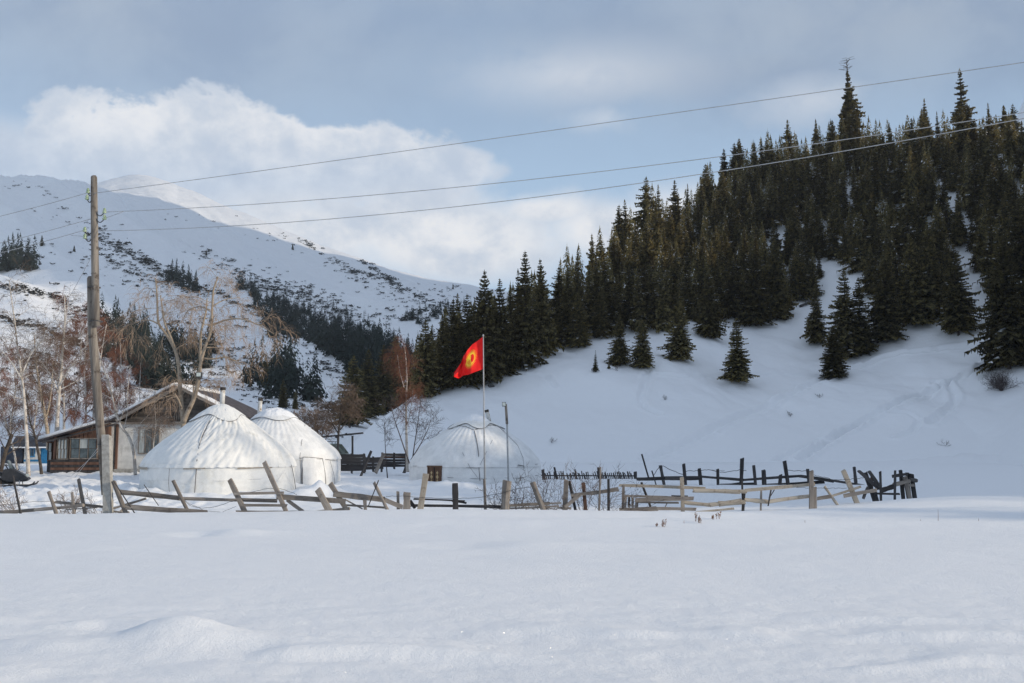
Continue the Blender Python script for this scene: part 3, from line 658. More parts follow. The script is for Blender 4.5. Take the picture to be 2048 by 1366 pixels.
# scrub: low irregular tufts
lump = []
for s in range(5):
    rs = random.Random(s); m = MB()
    for k in range(16):
        c = Vector((rs.uniform(-.8, .8), rs.uniform(-.6, .6), rs.uniform(0, .35))); a = rs.uniform(.25, .5)
        vs = [c+Vector((rs.uniform(-1, 1), rs.uniform(-1, 1), rs.uniform(-.2, 1)))*a for _ in range(4)]
        m.add(vs, [(0, 1, 2), (0, 2, 3), (0, 3, 1), (1, 3, 2)])
    lump.append(bake(m.mesh('tuft', 'scrub')))
SCR = [  # polyline, spread, count, size in px
 ([(190, 470), (240, 500), (300, 530), (340, 560), (400, 585)], 16, 170, 8), ([(190, 500), (260, 545), (330, 570)], 10, 60, 7), ([(180, 440), (230, 490), (330, 570), (400, 600)], 30, 110, 5),
 ([(330, 550), (380, 575), (440, 590), (520, 630)], 9, 90, 8), ([(400, 500), (470, 545), (540, 575), (600, 600), (700, 640)], 22, 190, 6),
 ([(520, 560), (600, 590), (700, 625), (800, 640), (900, 610)], 22, 230, 7), ([(460, 545), (560, 575), (680, 600)], 26, 120, 5),
 ([(600, 480), (700, 540), (760, 560), (850, 600)], 9, 130, 6), ([(720, 520), (770, 555), (800, 575)], 7, 70, 7), ([(650, 520), (760, 590), (860, 610), (930, 590)], 20, 110, 5),
 ([(0, 575), (60, 585), (130, 600), (160, 640)], 14, 90, 9), ([(0, 640), (90, 660), (180, 700)], 14, 110, 10), ([(130, 600), (200, 640), (260, 690)], 12, 70, 9),
 ([(60, 500), (160, 530), (250, 560), (330, 600)], 40, 50, 6), ([(340, 650), (440, 700), (540, 740), (600, 790), (660, 830)], 26, 200, 9), ([(480, 620), (560, 660), (640, 720), (690, 760)], 25, 120, 8),
 ([(0, 370), (80, 375), (110, 400)], 12, 24, 4), ([(60, 420), (170, 460), (180, 500)], 30, 26, 5), ([(300, 700), (480, 760), (560, 830)], 40, 130, 9), ([(0, 700), (120, 760), (240, 800)], 40, 120, 9), ([(300, 430), (560, 470), (640, 500)], 30, 40, 4),
 ([(560, 740), (640, 800), (690, 850)], 22, 90, 9), ([(700, 560), (830, 590), (930, 570)], 14, 50, 5)]
Vs, Fs = [], []; n = 0
for poly, sp, c_, sz in SCR:
    q = np.array(poly, float); t = np.array([rg.uniform(0, len(q)-1) for _ in range(c_)])
    a = np.interp(t, np.arange(len(q)), q[:, 0])+np.array([rg.gauss(0, sp*(.75 if rg.random() < .5 else .25)) for _ in t]); b = np.interp(t, np.arange(len(q)), q[:, 1])+np.array([rg.gauss(0, sp*(.6 if rg.random() < .5 else .2)) for _ in t])
    X_, Y_, Z_, ok = raycast(a, b, mount_z, 110, 2400, 500)
    for x, y, z, o_ in zip(X_, Y_, Z_, ok):
        if not o_ or Y_ is None: continue
        v, f, m = lump[rg.randrange(5)]; s = sz/F*y*rg.uniform(.2, .95)*(1.35 if rg.random() < .12 else 1); th_ = rg.random()*6.28; cc, ss = math.cos(th_), math.sin(th_)
        Vs.append(np.stack([(v[:, 0]*cc-v[:, 1]*ss)*s*1.2+x, (v[:, 0]*ss+v[:, 1]*cc)*s+y, v[:, 2]*s*1.1+z], 1)); Fs.append(f+n); n += len(v)
V = np.concatenate(Vs); Fc = np.concatenate(Fs)
me = bpy.data.meshes.new('juniper_scrub'); me.from_pydata(V.tolist(), [], Fc.tolist()); me.materials.append(MAT['scrub'])
o = bpy.data.objects.new('juniper_scrub', me); COL.objects.link(o); tag(o, 'low dark juniper scrub and rocks dotted over the snowy mountain', 'scrub', kind='stuff')
# ---------------------------------------------------------------- beams, posts, boards
rb = random.Random(11)
def beam(name, p1, p2, w, t, mat, root, log=False, jit=.12):
    p1 = Vector(p1); p2 = Vector(p2); ax = p2-p1; L = ax.length
    if L < 1e-4: return None
    z = ax/L; yv = Vector((0, 1, 0)); xv = yv.cross(z)
    if xv.length < .05: xv = Vector((1, 0, 0))
    xv.normalize(); yv = z.cross(xv)
    m = MB(); ns = 4; rings = []; n = 8 if log else 4
    kx, ky = rb.uniform(-1, 1)*.3, rb.uniform(-1, 1)*.3
    for i in range(ns+1):
        q = i/ns; bend = math.sin(q*3.14)*w*jit*2
        a, b = w/2*(1+rb.uniform(-jit, jit)), t/2*(1+rb.uniform(-jit, jit))
        if log: ring = [(a*math.cos(6.283*k/n)*(1+rb.uniform(-.06, .06)), b*math.sin(6.283*k/n)*(1+rb.uniform(-.06, .06))) for k in range(n)]
        else: ring = [(-a, -b), (a, -b), (a, b), (-a, b)]
        for k, (u, v) in enumerate(ring):
            zz = q*L+(u*kx+v*ky if i in (0, ns) else 0)+(rb.uniform(-.15, .15)*w if i in (0, ns) else 0)
            rings.append((u+bend*kx, v+bend*ky*.5, zz))
    fs = [(i*n+k, i*n+(k+1) % n, (i+1)*n+(k+1) % n, (i+1)*n+k) for i in range(ns) for k in range(n)]+[tuple(reversed(range(n))), tuple(ns*n+k for k in range(n))]
    m.add(rings, fs); o = m.build(name, mat, root, smooth=False)
    Rm = Matrix((xv, yv, z)).transposed()
    o.location = p1-(Vector(root.location) if root else Vector()); o.rotation_mode = 'QUATERNION'; o.rotation_quaternion = Rm.to_quaternion()
    return o
ZM = {1: (0, 680, 3.595), 2: (280, 720, 4.27), 3: (640, 640, 3.415), 4: (1060, 880, 4.876), 5: (1440, 880, 4.876), 6: (0, 330, 2.907), 8: (240, 500, 3.794)}
def zp(z, x, y): a, b, s = ZM[z]; return a+x/s, b+y/s
def fence(name, label, cat, d, items, z0=1, group=None):
    first = items[0]; x, y = zp(first[0], first[1], first[2]); pt = P(x, y, d)
    root = thing(name, (pt.x, d, float(ground_z(pt.x, d))), label, cat, group)
    for it in items:
        z, x1, y1, x2, y2, w, kind, mat = it[:8]; da = d+(it[8] if len(it) > 8 else 0); db = d+(it[9] if len(it) > 9 else (it[8] if len(it) > 8 else 0))
        a = P(*zp(z, x1, y1), da); b = P(*zp(z, x2, y2), db); wm = w/ZM[z][2]/F*d
        if kind in ('post', 'logpost'):
            b = b+(b-a).normalized()*.35
            beam('post', b, a, wm, wm*.8, mat, root, kind == 'logpost')
        elif kind == 'log': beam('rail', a, b, wm, wm, mat, root, True)
        elif kind == 'board': beam('board', a, b, wm, max(.025, wm*.3), mat, root)
        elif kind == 'stick': beam('stick', a, b, wm, wm, mat, root, True)
        else: beam('rail', a, b, wm, max(.03, wm*.35), mat, root)
    return root
W_, D_, PL, BR = 'wood', 'wood_dark', 'wood_pale', 'wood_brown'
fence('log_fence', 'fallen grey log fence left of the utility pole with leaning stakes', 'fence', 26.2, [
 (1, -60, 1247, 250, 1222, 27, 'log', W_), (1, 240, 1222, 600, 1188, 24, 'log', W_, 0, -.2), (1, 395, 1165, 740, 1200, 18, 'log', W_, .3),
 (1, 92, 975, 150, 1260, 16, 'logpost', D_, -.2), (1, 350, 1090, 415, 1275, 27, 'logpost', W_, -.25), (1, 518, 1095, 532, 1255, 17, 'post', W_, -.15), (1, 565, 1000, 612, 1248, 27, 'logpost', W_, .15),
 (1, 470, 1220, 700, 1205, 8, 'stick', W_, .4)])
fence('log_fence', 'collapsed log fence between the utility pole and the big white yurt', 'fence', 26.1, [
 (1, 860, 1093, 1300, 1138, 36, 'log', W_, .1, 0), (1, 810, 1212, 1050, 1140, 17, 'log', W_, .2), (1, 900, 1200, 1495, 1242, 35, 'log', W_, -.2), (1, 815, 1015, 905, 1240, 34, 'logpost', W_, -.05), (1, 870, 1232, 930, 1248, 30, 'log', W_, .1),
 (1, 1245, 1010, 1345, 1215, 28, 'logpost', W_, -.1), (1, 815, 1010, 972, 1250, 8, 'stick', D_, -.25), (1, 1035, 1040, 1140, 1190, 6, 'stick', D_, -.25), (2, 320, 1182, 1170, 1206, 27, 'log', W_, .1), (1, 770, 1225, 870, 1240, 14, 'log', W_, .3)])
fence('board_fence', 'ladder like panel of thin grey boards on two leaning posts before the big yurt', 'fence', 26.0, [
 (2, 765, 1018, 890, 1288, 40, 'post', W_), (2, 1060, 870, 1245, 1288, 34, 'post', W_, -.05), (2, 800, 1142, 1228, 1134, 24, 'rail', W_, -.12), (2, 880, 1241, 1258, 1243, 22, 'rail', W_, -.12), (2, 820, 1296, 1245, 1298, 21, 'rail', W_, -.12), (2, 870, 1185, 1165, 1192, 12, 'rail', W_, .1),
 (2, 1256, 1195, 1398, 1298, 30, 'rail', W_, .1)])
fence('board_fence', 'grey plank rail fence right of the ladder like panel, sagging to the snow', 'fence', 26.0, [
 (2, 1165, 1167, 1757, 1207, 46, 'rail', W_), (2, 1518, 1105, 1612, 1285, 52, 'post', W_, -.12), (2, 1625, 1055, 1752, 1262, 38, 'post', W_, .1), (2, 1240, 1300, 1500, 1298, 22, 'log', W_, .1), (2, 1490, 1298, 1793, 1268, 24, 'log', W_, .1),
 (3, 95, 1188, 440, 1226, 38, 'rail', W_, .05), (3, 425, 1220, 565, 1278, 32, 'rail', W_, .05), (3, 170, 1264, 450, 1282, 14, 'stick', W_, .2), (3, 368, 1108, 455, 1288, 22, 'logpost', W_, -.1), (3, 400, 1095, 330, 1272, 7, 'stick', D_, -.15), (3, 306, 1230, 310, 1290, 22, 'post', W_, -.1), (3, 180, 1230, 290, 1290, 10, 'stick', W_, .25)])
fence('stake_fence', 'row of short unequal stakes along the low rail in front of the right yurt', 'fence', 26.2, [
 (3, 532, 1172, 536, 1288, 19, 'post', W_), (3, 594, 1180, 592, 1288, 46, 'post', W_, -.1), (3, 615, 1235, 650, 1285, 24, 'log', D_, .1), (3, 724, 1050, 686, 1285, 37, 'post', PL, -.05), (3, 922, 1122, 925, 1290, 37, 'post', D_, -.1), (3, 1277, 1103, 1267, 1292, 60, 'logpost', W_, -.1), (3, 1452, 1110, 1512, 1262, 38, 'logpost', W_, -.1),
 (3, 620, 1266, 1245, 1276, 20, 'log', D_, .2), (3, 640, 1222, 990, 1236, 11, 'log', D_, .1), (3, 900, 1235, 1000, 1250, 14, 'log', D_, .2), (3, 1290, 1268, 1571, 1252, 19, 'rail', W_, .2), (3, 1240, 1287, 1571, 1280, 12, 'log', W_, .1), (4, 0, 625, 305, 614, 16, 'rail', W_, .1), (4, 0, 658, 280, 645, 18, 'rail', W_)])
fence('stake_fence', 'tangle of grey posts and a raised slanting board with bare branches around it', 'fence', 26.6, [
 (4, 355, 392, 340, 672, 46, 'post', W_), (4, 382, 400, 442, 682, 28, 'logpost', D_, .1), (4, 520, 418, 542, 688, 32, 'post', BR, .15), (4, 687, 262, 674, 702, 19, 'logpost', W_, -.1), (4, 765, 378, 766, 706, 25, 'post', D_, -.1), (4, 400, 540, 640, 510, 32, 'rail', W_), (4, 600, 520, 862, 478, 38, 'rail', W_), (4, 340, 655, 490, 528, 36, 'rail', W_, -.1), (4, 270, 660, 400, 668, 20, 'log', W_)])
fence('rail_fence', 'pale split rail fence of the right pen with sunlit rails', 'fence', 28.2, [
 (4, 868, 442, 1480, 462, 27, 'rail', PL), (4, 1470, 462, 1710, 472, 27, 'rail', PL), (4, 1592, 493, 2048, 508, 38, 'log', PL, -.15), (4, 1478, 606, 1760, 634, 36, 'log', PL), (4, 1750, 634, 2060, 592, 42, 'log', PL), (4, 1480, 366, 1488, 660, 36, 'post', PL, -.1), (4, 1490, 420, 1492, 655, 18, 'post', D_, .1), (4, 912, 440, 905, 645, 24, 'post', W_), (4, 870, 682, 1240, 668, 42, 'rail', W_, -.2), (4, 1200, 668, 1618, 676, 30, 'rail', W_, -.2), (4, 1085, 412, 1132, 536, 24, 'logpost', D_, .5),
 (5, -20, 496, 255, 502, 38, 'log', PL, -.15), (5, 240, 492, 925, 430, 31, 'rail', PL), (5, -10, 622, 245, 602, 48, 'log', PL), (5, 235, 582, 470, 602, 40, 'log', PL), (5, 462, 602, 895, 545, 36, 'log', PL), (5, 215, 395, 222, 658, 16, 'post', D_), (5, 236, 500, 226, 655, 26, 'post', D_), (5, 402, 490, 398, 655, 17, 'post', W_), (5, 890, 302, 890, 608, 37, 'post', W_, -.1), (5, 925, 458, 926, 604, 28, 'post', W_, .05), (5, 498, 488, 470, 642, 15, 'stick', D_, -.1), (5, 530, 486, 484, 560, 9, 'stick', D_, -.1),
 (4, 1620, 704, 1990, 668, 20, 'log', PL, -.3), (5, 945, 572, 1085, 550, 36, 'rail', W_, .2)])
fence('wooden_crate', 'low broken crate of grey planks lying in snow under the pale rail', 'crate', 28.0, [
 (4, 925, 545, 1400, 560, 20, 'board', W_), (4, 1025, 584, 1592, 570, 38, 'board', W_, -.15), (4, 1055, 606, 1450, 612, 18, 'board', W_), (4, 1380, 545, 1540, 548, 16, 'board', D_, .1), (4, 935, 538, 925, 655, 26, 'board', W_), (4, 968, 545, 962, 655, 20, 'board', D_, .1), (4, 1000, 560, 1000, 655, 22, 'board', W_, .15), (4, 1042, 590, 1038, 655, 30, 'board', W_), (4, 955, 642, 1045, 645, 14, 'board', W_), (4, 1335, 618, 1315, 662, 10, 'board', W_)])
fence('broken_fence', 'jumble of tilted pale and grey boards between the pale rails and the dark heap', 'fence', 29.0, [
 (5, 1018, 452, 1088, 552, 27, 'logpost', PL), (5, 1092, 545, 1372, 455, 22, 'rail', PL), (5, 1203, 300, 1318, 575, 42, 'post', PL, .2), (5, 1202, 547, 1530, 488, 36, 'rail', W_, -.1), (5, 1395, 575, 1442, 460, 26, 'board', D_)])
fence('timber_heap', 'dark heap of crossed old timbers at the far right end of the pen', 'timber heap', 30.5, [
 (5, 1352, 300, 1550, 478, 36, 'log', D_), (5, 1412, 318, 1505, 575, 46, 'logpost', D_, .2), (5, 1455, 308, 1552, 450, 38, 'log', D_, .4), (5, 1480, 330, 1480, 470, 30, 'log', BR, .5), (5, 1562, 305, 1568, 565, 24, 'logpost', D_, -.2), (5, 1565, 495, 1700, 450, 46, 'log', D_), (5, 1690, 440, 1850, 400, 42, 'log', W_, .1), (5, 1530, 522, 1752, 526, 19, 'log', D_), (5, 1708, 298, 1705, 552, 19, 'post', D_, -.2), (5, 1678, 355, 1835, 330, 28, 'board', D_), (5, 1760, 293, 1778, 475, 30, 'post', D_, .2), (5, 1800, 360, 1832, 510, 42, 'post', W_, .1), (5, 1828, 318, 1845, 500, 30, 'post', D_, .3), (5, 1868, 330, 1892, 505, 34, 'post', D_, .2), (5, 1850, 385, 1920, 395, 40, 'log', D_, .1), (5, 1835, 440, 1895, 440, 26, 'board', W_), (5, 1515, 500, 1532, 568, 20, 'post', D_)])
fence('rail_fence', 'long dark rail fence across the snow behind the pale pen', 'fence', 46., [
 (4, 1272, 250, 1302, 405, 28, 'post', D_), (4, 1498, 236, 1514, 435, 29, 'post', D_), (4, 1650, 278, 1668, 455, 31, 'post', D_), (4, 1830, 282, 1832, 475, 25, 'post', D_), (4, 1188, 298, 1208, 365, 11, 'post', D_), (4, 1045, 382, 1330, 372, 34, 'log', D_), (4, 1310, 372, 1650, 370, 40, 'log', D_), (4, 1670, 357, 2060, 386, 24, 'rail', D_), (4, 1720, 470, 2048, 425, 26, 'log', D_, .4),
 (5, 215, 178, 202, 462, 31, 'post', D_), (5, 328, 248, 347, 452, 27, 'post', D_), (5, 425, 296, 430, 458, 37, 'post', D_), (5, 590, 338, 580, 448, 31, 'post', D_), (5, 628, 203, 664, 440, 33, 'post', D_), (5, 854, 283, 867, 415, 27, 'post', D_), (5, 1308, 263, 1328, 455, 26, 'post', D_), (5, -20, 368, 232, 390, 27, 'rail', D_), (5, 228, 390, 790, 350, 24, 'rail', D_), (5, 780, 352, 1110, 402, 32, 'rail', D_), (5, 1100, 396, 1440, 452, 24, 'rail', D_), (5, 0, 445, 335, 432, 34, 'log', D_, .3), (5, 440, 442, 1015, 408, 32, 'log', D_, .3), (4, 1730, 290, 1900, 300, 3, 'stick', D_)])
fence('stake', 'single thin dark pointed stake leaning alone behind the pen', 'stake', 52., [(4, 1090, 138, 1158, 372, 15, 'logpost', D_)])
pk = [(4, 98, 346, 600, 348, 11, 'rail', D_), (4, 600, 348, 1042, 350, 11, 'rail', D_), (4, 125, 288, 132, 385, 26, 'post', D_), (4, 238, 266, 262, 385, 19, 'post', D_), (4, 664, 266, 684, 390, 24, 'post', D_), (4, 1026, 308, 1026, 390, 28, 'post', D_), (4, 437, 285, 458, 375, 14, 'post', D_)]
xk = 150
while xk < 1018:
    if not (200 < xk < 235 or 345 < xk < 365 or 585 < xk < 625):
        hh = 74+rb.uniform(-14, 8)-(12 if 350 < xk < 420 else 0); ln = rb.uniform(-26, -8)
        pk.append((4, xk+ln, 384-hh, xk, 386, 9+rb.uniform(-1.5, 3), 'board', D_, -.06))
    xk += rb.uniform(12, 18)
pf = fence('picket_fence', 'dark weathered picket fence with gaps and leaning pickets right of the right yurt', 'fence', 54., pk)
for c in pf.children:
    if c.name.startswith('board'): c.name = 'picket'
def wire(name, pts, r, mat, parent=None, sag=0, n=10):
    out = []
    for (a, b) in zip(pts[:-1], pts[1:]):
        a = Vector(a); b = Vector(b)
        for i in range(n): t = i/n; out.append(a.lerp(b, t)+Vector((0, 0, -sag*4*t*(1-t)))+Vector((0, 0, rb.uniform(-1, 1)*r*1.5 if sag == 0 else 0)))
    out.append(Vector(pts[-1])); m = MB(); m.tube(out, r, 4); return m.build(name, mat, parent)
def zwire(label, z, pts, d, r=.006, grp=None):
    o = wire('barbed_wire', [P(*zp(z, x, y), d) for x, y in pts], r, 'dark_metal', None, 0, 5); tag(o, label, 'wire'); return o
zwire('rusty wire drooping between the tall dark posts behind the pale pen', 4, [(1205, 345), (1262, 260), (1300, 252), (1400, 305), (1490, 335)], 46, .014)
zwire('wavy wire strung along the dark back fence between its posts', 4, [(1520, 303), (1650, 300), (1740, 288), (1830, 310), (1900, 320), (2048, 290), (2110, 300)], 46, .013)
zwire('wire stretched from the tallest dark post to the post right of it', 5, [(660, 290), (720, 300), (850, 300)], 46, .013)
zwire('barbed wire sagging from the pale end post towards the dark heap', 5, [(905, 340), (1000, 360), (1100, 385), (1200, 388), (1290, 380), (1400, 370)], 29, .007)
zwire('lower barbed wire close above the snow right of the pale end post', 5, [(600, 460), (760, 462), (900, 470), (1100, 470), (1240, 468)], 28.6, .006)
zwire('thin wire lying low along the stakes before the right yurt', 3, [(450, 1205), (560, 1200), (720, 1215), (900, 1220), (1090, 1212), (1250, 1180), (1340, 1150), (1440, 1140)], 26, .006)
zwire('loose fence wire looping in front of the big yurt wall', 2, [(380, 1200), (430, 1245), (520, 1265), (640, 1255), (760, 1215), (830, 1200)], 26, .005)
zwire('loose fence wire looping lower than the first in front of the big yurt', 2, [(330, 1160), (420, 1225), (560, 1290), (700, 1300), (820, 1250)], 26, .004)
zwire('thin wire curving between the leaning posts right of the big yurt door side', 2, [(940, 1130), (1080, 1098), (1200, 1100), (1300, 1130), (1340, 1150)], 26, .005)
zwire('thin wire running through the log fence at the left edge', 1, [(-20, 1190), (90, 1180), (200, 1165), (300, 1160), (390, 1160)], 26, .005)

# ---------------------------------------------------------------- utility pole and lines
dp_ = 26.3
b0 = P(217, 1030, dp_); pole = thing('utility_pole', (b0.x, dp_, b0.z-.1), 'tall weathered wooden utility pole strapped to a square concrete footing, with glass insulators', 'utility pole')
def px2m(w, d): return w/F*d
def lp(px, py, d=dp_): return P(px, py, d)-Vector(pole.location)
def tube_part(name, pts, rad, mat, root, n=12, smooth=True):
    m = MB(); m.tube([Vector(p) for p in pts], rad, n); return m.build(name, mat, root, smooth)
tube_part('pole', [lp(187.5, 352), lp(188, 355), lp(188.5, 420), lp(190, 520), lp(192, 652)], [px2m(5, dp_), px2m(6.2, dp_), px2m(6.8, dp_), px2m(7.3, dp_), px2m(7.8, dp_)], 'pole_wood', pole)
tube_part('lower_pole', [lp(180.5, 553, 26.42), lp(180.8, 557, 26.42), lp(184, 650, 26.42), lp(194, 780, 26.42), lp(203, 880, 26.42), lp(207, 990, 26.42)], [px2m(4.5, dp_), px2m(6.5, dp_), px2m(8.6, dp_), px2m(8.6, dp_), px2m(8.2, dp_), px2m(4, dp_)], 'pole_wood', pole)
beam('concrete_footing', P(217, 1045, 26.2), P(213.5, 872, 26.2), px2m(15, dp_), px2m(15, dp_), 'concrete', pole, jit=.01)
for (px, py, w) in ((190.5, 498, 8.4), (186, 574, 13), (190, 642, 13.5), (208, 889, 14), (212, 952, 12), (214, 971, 12)):
    m = MB(); c = lp(px, py); m.tube([c+Vector((0, 0.06, -.014)), c+Vector((0, 0.06, .014))], px2m(w, dp_), 14); m.build('wire_band', 'dark_metal', pole)
INS = [(176, 383, -1), (174, 396, -1), (209, 423, 1), (209, 436, 1), (169.5, 460.5, -1), (170, 474, -1)]
for (px, py, s) in INS:
    h = MB(); c = lp(px, py, dp_-.05); q = lp(188 if py < 440 else 189, py-9, dp_-.05)
    pts = [q]; 
    for i in range(7): t = i/6; pts.append(q.lerp(c, t)+Vector((0, 0, -.16*math.sin(t*3.14)-.02)))
    h.tube(pts, .014, 5); hk = h.build('hook', 'dark_metal', pole)
    m = MB(); m.tube([c+Vector((0, 0, z)) for z in (-.05, -.045, -.01, 0, .01, .04, .05, .075, .095)], [.02, .05, .055, .03, .035, .052, .03, .034, .018], 12); m.build('insulator', 'glass_green', pole, True)
def line(label, a, b, sag, r=.011, bnd=None, n=60):
    pts = []
    for i in range(n+1): t = i/n; pts.append(Vector(a).lerp(Vector(b), t)+Vector((0, 0, -sag*4*t*(1-t))))
    if 'right' in label and n > 10:
        for i in range(1, 9): pts.append(pts[n]+(pts[n]-pts[n-1])*i*7)
    m = MB(); m.tube(pts, r, 5); tag(m.build('power_line', 'wire', None, True), label, 'wire', 'power lines on the utility pole')
line('topmost power line rising to the upper right from the utility pole', P(176, 388, dp_), P(2500, 58, 17), .05, .0085)
line('middle power line running right from the pole, upper of the close pair', P(209, 424, dp_), P(2500, 150, 16.5), .42, .0085)
line('lowest power line running right from the pole, lower of the close pair', P(190, 462, dp_), P(2500, 146, 15.5), .58, .0085)
line('short jumper wire below the middle line at the right hand insulators', P(209, 437, dp_), P(247, 423, 26.1), 0, .007, n=4)
line('topmost power line leaving the pole to the left', P(174, 386, dp_), P(-260, 486, 30), .1, .009)
line('middle power line leaving the pole to the left', P(188, 436, dp_), P(-260, 540, 30), .1, .009)
line('lowest power line leaving the pole to the left', P(170, 460, dp_), P(-260, 560, 30), .1, .009)
line('short wire joining the lowest left hand line at the left insulators', P(170, 473, dp_), P(142, 471, 26.6), 0, .007, n=4)
line('thin stay wire slanting down left from the pole to the birches', P(187, 505, dp_), P(60, 700, 38), .3, .007)
line('thin stay wire slanting from the pole foot behind to the veranda', P(204, 885, dp_), P(150, 955, 30), 0, .006)
line('second thin stay wire beside the first at the pole foot', P(206, 893, dp_), P(143, 952, 30), 0, .006)

# ---------------------------------------------------------------- yurts
class Yurt:
    def __init__(s, cx, cy, zg, wall_r, wall_h, prof, label, canvas, seed, fold):
        s.cx, s.cy, s.zg, s.wr, s.wh, s.prof, s.seed, s.fold = cx, cy, zg, wall_r, wall_h, prof, seed, fold
        s.root = thing('yurt', (cx, cy, zg), label, 'yurt'); s.canvas = canvas
    def R(s, z):
        zs = [p[1] for p in s.prof][::-1]; rs = [p[0] for p in s.prof][::-1]
        return float(np.interp(z, [-1]+zs, [s.wr]+rs))
    def hit(s, px, py, off=.03):
        a = P(px, py, 1.)-Vector((0, 0, EYE)); o = Vector((0, 0, EYE)); t = s.cy-s.wr-1.5
        while t < s.cy+2:
            p = o+a*t; z = p.z-s.zg
            if z <= s.prof[0][1] and math.hypot(p.x-s.cx, p.y-s.cy) < s.R(z)+off: break
            t += .01
        return p-Vector(s.root.location)
    def disp(s, ph, sv, k=1.):
        sd = s.seed; ph = np.asarray(ph); sv = np.asarray(sv)
        f = perlin(ph*11+sv*2.6+sd, sv*.9+sd)*.5+perlin(ph*19+sv*4.4+sd, sv*1.3)*.3
        rid = (1-np.abs(f)*3.2).clip(0, 1)**2
        right = .12+.88*sstep(ph, -.45, .1)
        return s.fold*(rid*right*1.0+.5*f)*k*sstep(sv, .1, .5)+.012*fbm(ph*2.3+sd, sv*1.7, 3)
    def build(s):
        nphi, ns = 300, 70
        ph = np.linspace(-math.pi, math.pi, nphi, endpoint=False)
        pr = np.array(s.prof); L = np.concatenate([[0], np.cumsum(np.hypot(*(pr[1:]-pr[:-1]).T))]); sv = np.linspace(0, L[-1], ns)
        r0 = np.interp(sv, L, pr[:, 0]); z0 = np.interp(sv, L, pr[:, 1])
        for _ in range(6): r0[1:-1] = (r0[:-2]+2*r0[1:-1]+r0[2:])/4; z0[1:-1] = (z0[:-2]+2*z0[1:-1]+z0[2:])/4
        PH, S = np.meshgrid(ph, sv, indexing='ij'); D = s.disp(PH, S)*np.minimum(1, S/.6)
        # roof slats press softly through the cloth
        D = D+.008*np.cos(PH*46)*sstep(S, .8, 1.4)
        Rr = np.interp(S, sv, r0)+D*.8; Zz = np.interp(S, sv, z0)+D*.5
        s.sv, s.r0, s.z0 = sv, r0, z0
        grid_mesh('roof_cover', np.stack([Rr*np.sin(PH), -Rr*np.cos(PH), Zz], -1), nphi, ns, s.canvas, s.root, closed=True)
        # wall cloth
        nz = 26; zz = np.linspace(-.3, s.wh+.06, nz); PH, Z = np.meshgrid(ph, zz, indexing='ij')
        Dw = .02*fbm(PH*4+s.seed, Z*1.3+PH*2, 3)+.014*perlin(PH*16, Z*.8+3)+.012*np.exp(-((Z-s.wh*.45)/.03)**2)-.02*np.exp(-((Z-s.wh*.42)/.02)**2)
        Rw = s.wr-.03+Dw+.02*np.sin(Z/s.wh*3.1)
        grid_mesh('wall_cover', np.stack([Rw*np.sin(PH), -Rw*np.cos(PH), Z], -1), nphi, nz, s.canvas, s.root, closed=True)
    def cap(s, r_end, mat='canvas', wav=.12, lift=.035, nseg=4, ph0=.4):
        ph = np.linspace(-math.pi, math.pi, 160, endpoint=False); n = 22
        PH, T = np.meshgrid(ph, np.linspace(0, 1, n), indexing='ij')
        re = r_end*(1+wav*np.cos(nseg*(PH-ph0)))
        Rr = re*T; Zz = np.interp(Rr, s.r0, s.z0)
        b = lift+.02*fbm(PH*3+s.seed, T*5, 3)+.02*np.abs(perlin(PH*5, T*2))
        grid_mesh('crown_cover', np.stack([(Rr+b*.3)*np.sin(PH), -(Rr+b*.3)*np.cos(PH), Zz+b], -1), 160, n, mat, s.root, closed=True)
        q = [Vector((float((re[i, -1]+.03)*math.sin(p)), float(-(re[i, -1]+.03)*math.cos(p)), float(np.interp(re[i, -1], s.r0, s.z0))+.035)) for i, p in enumerate(ph)]; q.append(q[0])
        m = MB(); m.tube(q, .008, 5); m.build('hem_rope', 'rope', s.root)
    def snowcap(s, r_end, seed, h=.07):
        ph = np.linspace(-math.pi, math.pi, 200, endpoint=False); n = 50
        PH, T = np.meshgrid(ph, np.linspace(0, 1, n), indexing='ij')
        edge = r_end*(1+.35*fbm(np.cos(PH)*1.5+seed, np.sin(PH)*1.5, 4)); Rr = edge*T; Zz = np.interp(Rr, s.r0, s.z0)
        xx, yy = Rr*np.sin(PH), -Rr*np.cos(PH)
        b = (h*(1+1.1*fbm(xx*3+seed, yy*3, 4))+.02)*(1-T**4)+.05*(1-T**4)-.02
        grid_mesh('snow_crust', np.stack([xx, yy, Zz+b+.03], -1), 200, n, 'snow_lump', s.root, closed=True)
    def rope(s, pts, r=.012, mat='rope', name='rope'):
        q = [s.hit(x, y, .05) for x, y in pts]; out = []
        for a, b in zip(q[:-1], q[1:]):
            for i in range(4): out.append(a.lerp(b, i/4))
        out.append(q[-1]); m = MB(); m.tube(out, r, 5); m.build(name, mat, s.root)
    def pipe(s, px, py0, px1, py1, w, d):
        a = P(px, py0, d)-Vector(s.root.location); b = P(px1, py1, d)-Vector(s.root.location); r = px2m(w, d)/2
        m = MB(); m.tube([a, b], r, 14); o = m.build('stovepipe', 'pipe', s.root, True)
        m = MB(); e = (b-a).normalized(); m.tube([a-e*.01, a+e*.10], r*1.12, 14); m.build('pipe_cap', 'soot', s.root, True)
def band(y, ph_a, ph_b, z, h, mat, name='felt_band'):
    ph = np.linspace(ph_a, ph_b, 60); zz = np.array([z-h/2, z, z+h/2]); PH, Z = np.meshgrid(ph, zz, indexing='ij')
    Z2 = Z+.015*np.sin(PH*9)-.02*(PH-ph_a); Rr = y.wr+.035+.006*perlin(PH*8, Z*9)
    grid_mesh(name, np.stack([Rr*np.sin(PH), -Rr*np.cos(PH), Z2], -1), 60, 3, mat, y.root)
(c1x, c1y, _), (c2x, c2y, _), (c3x, c3y, _) = YC
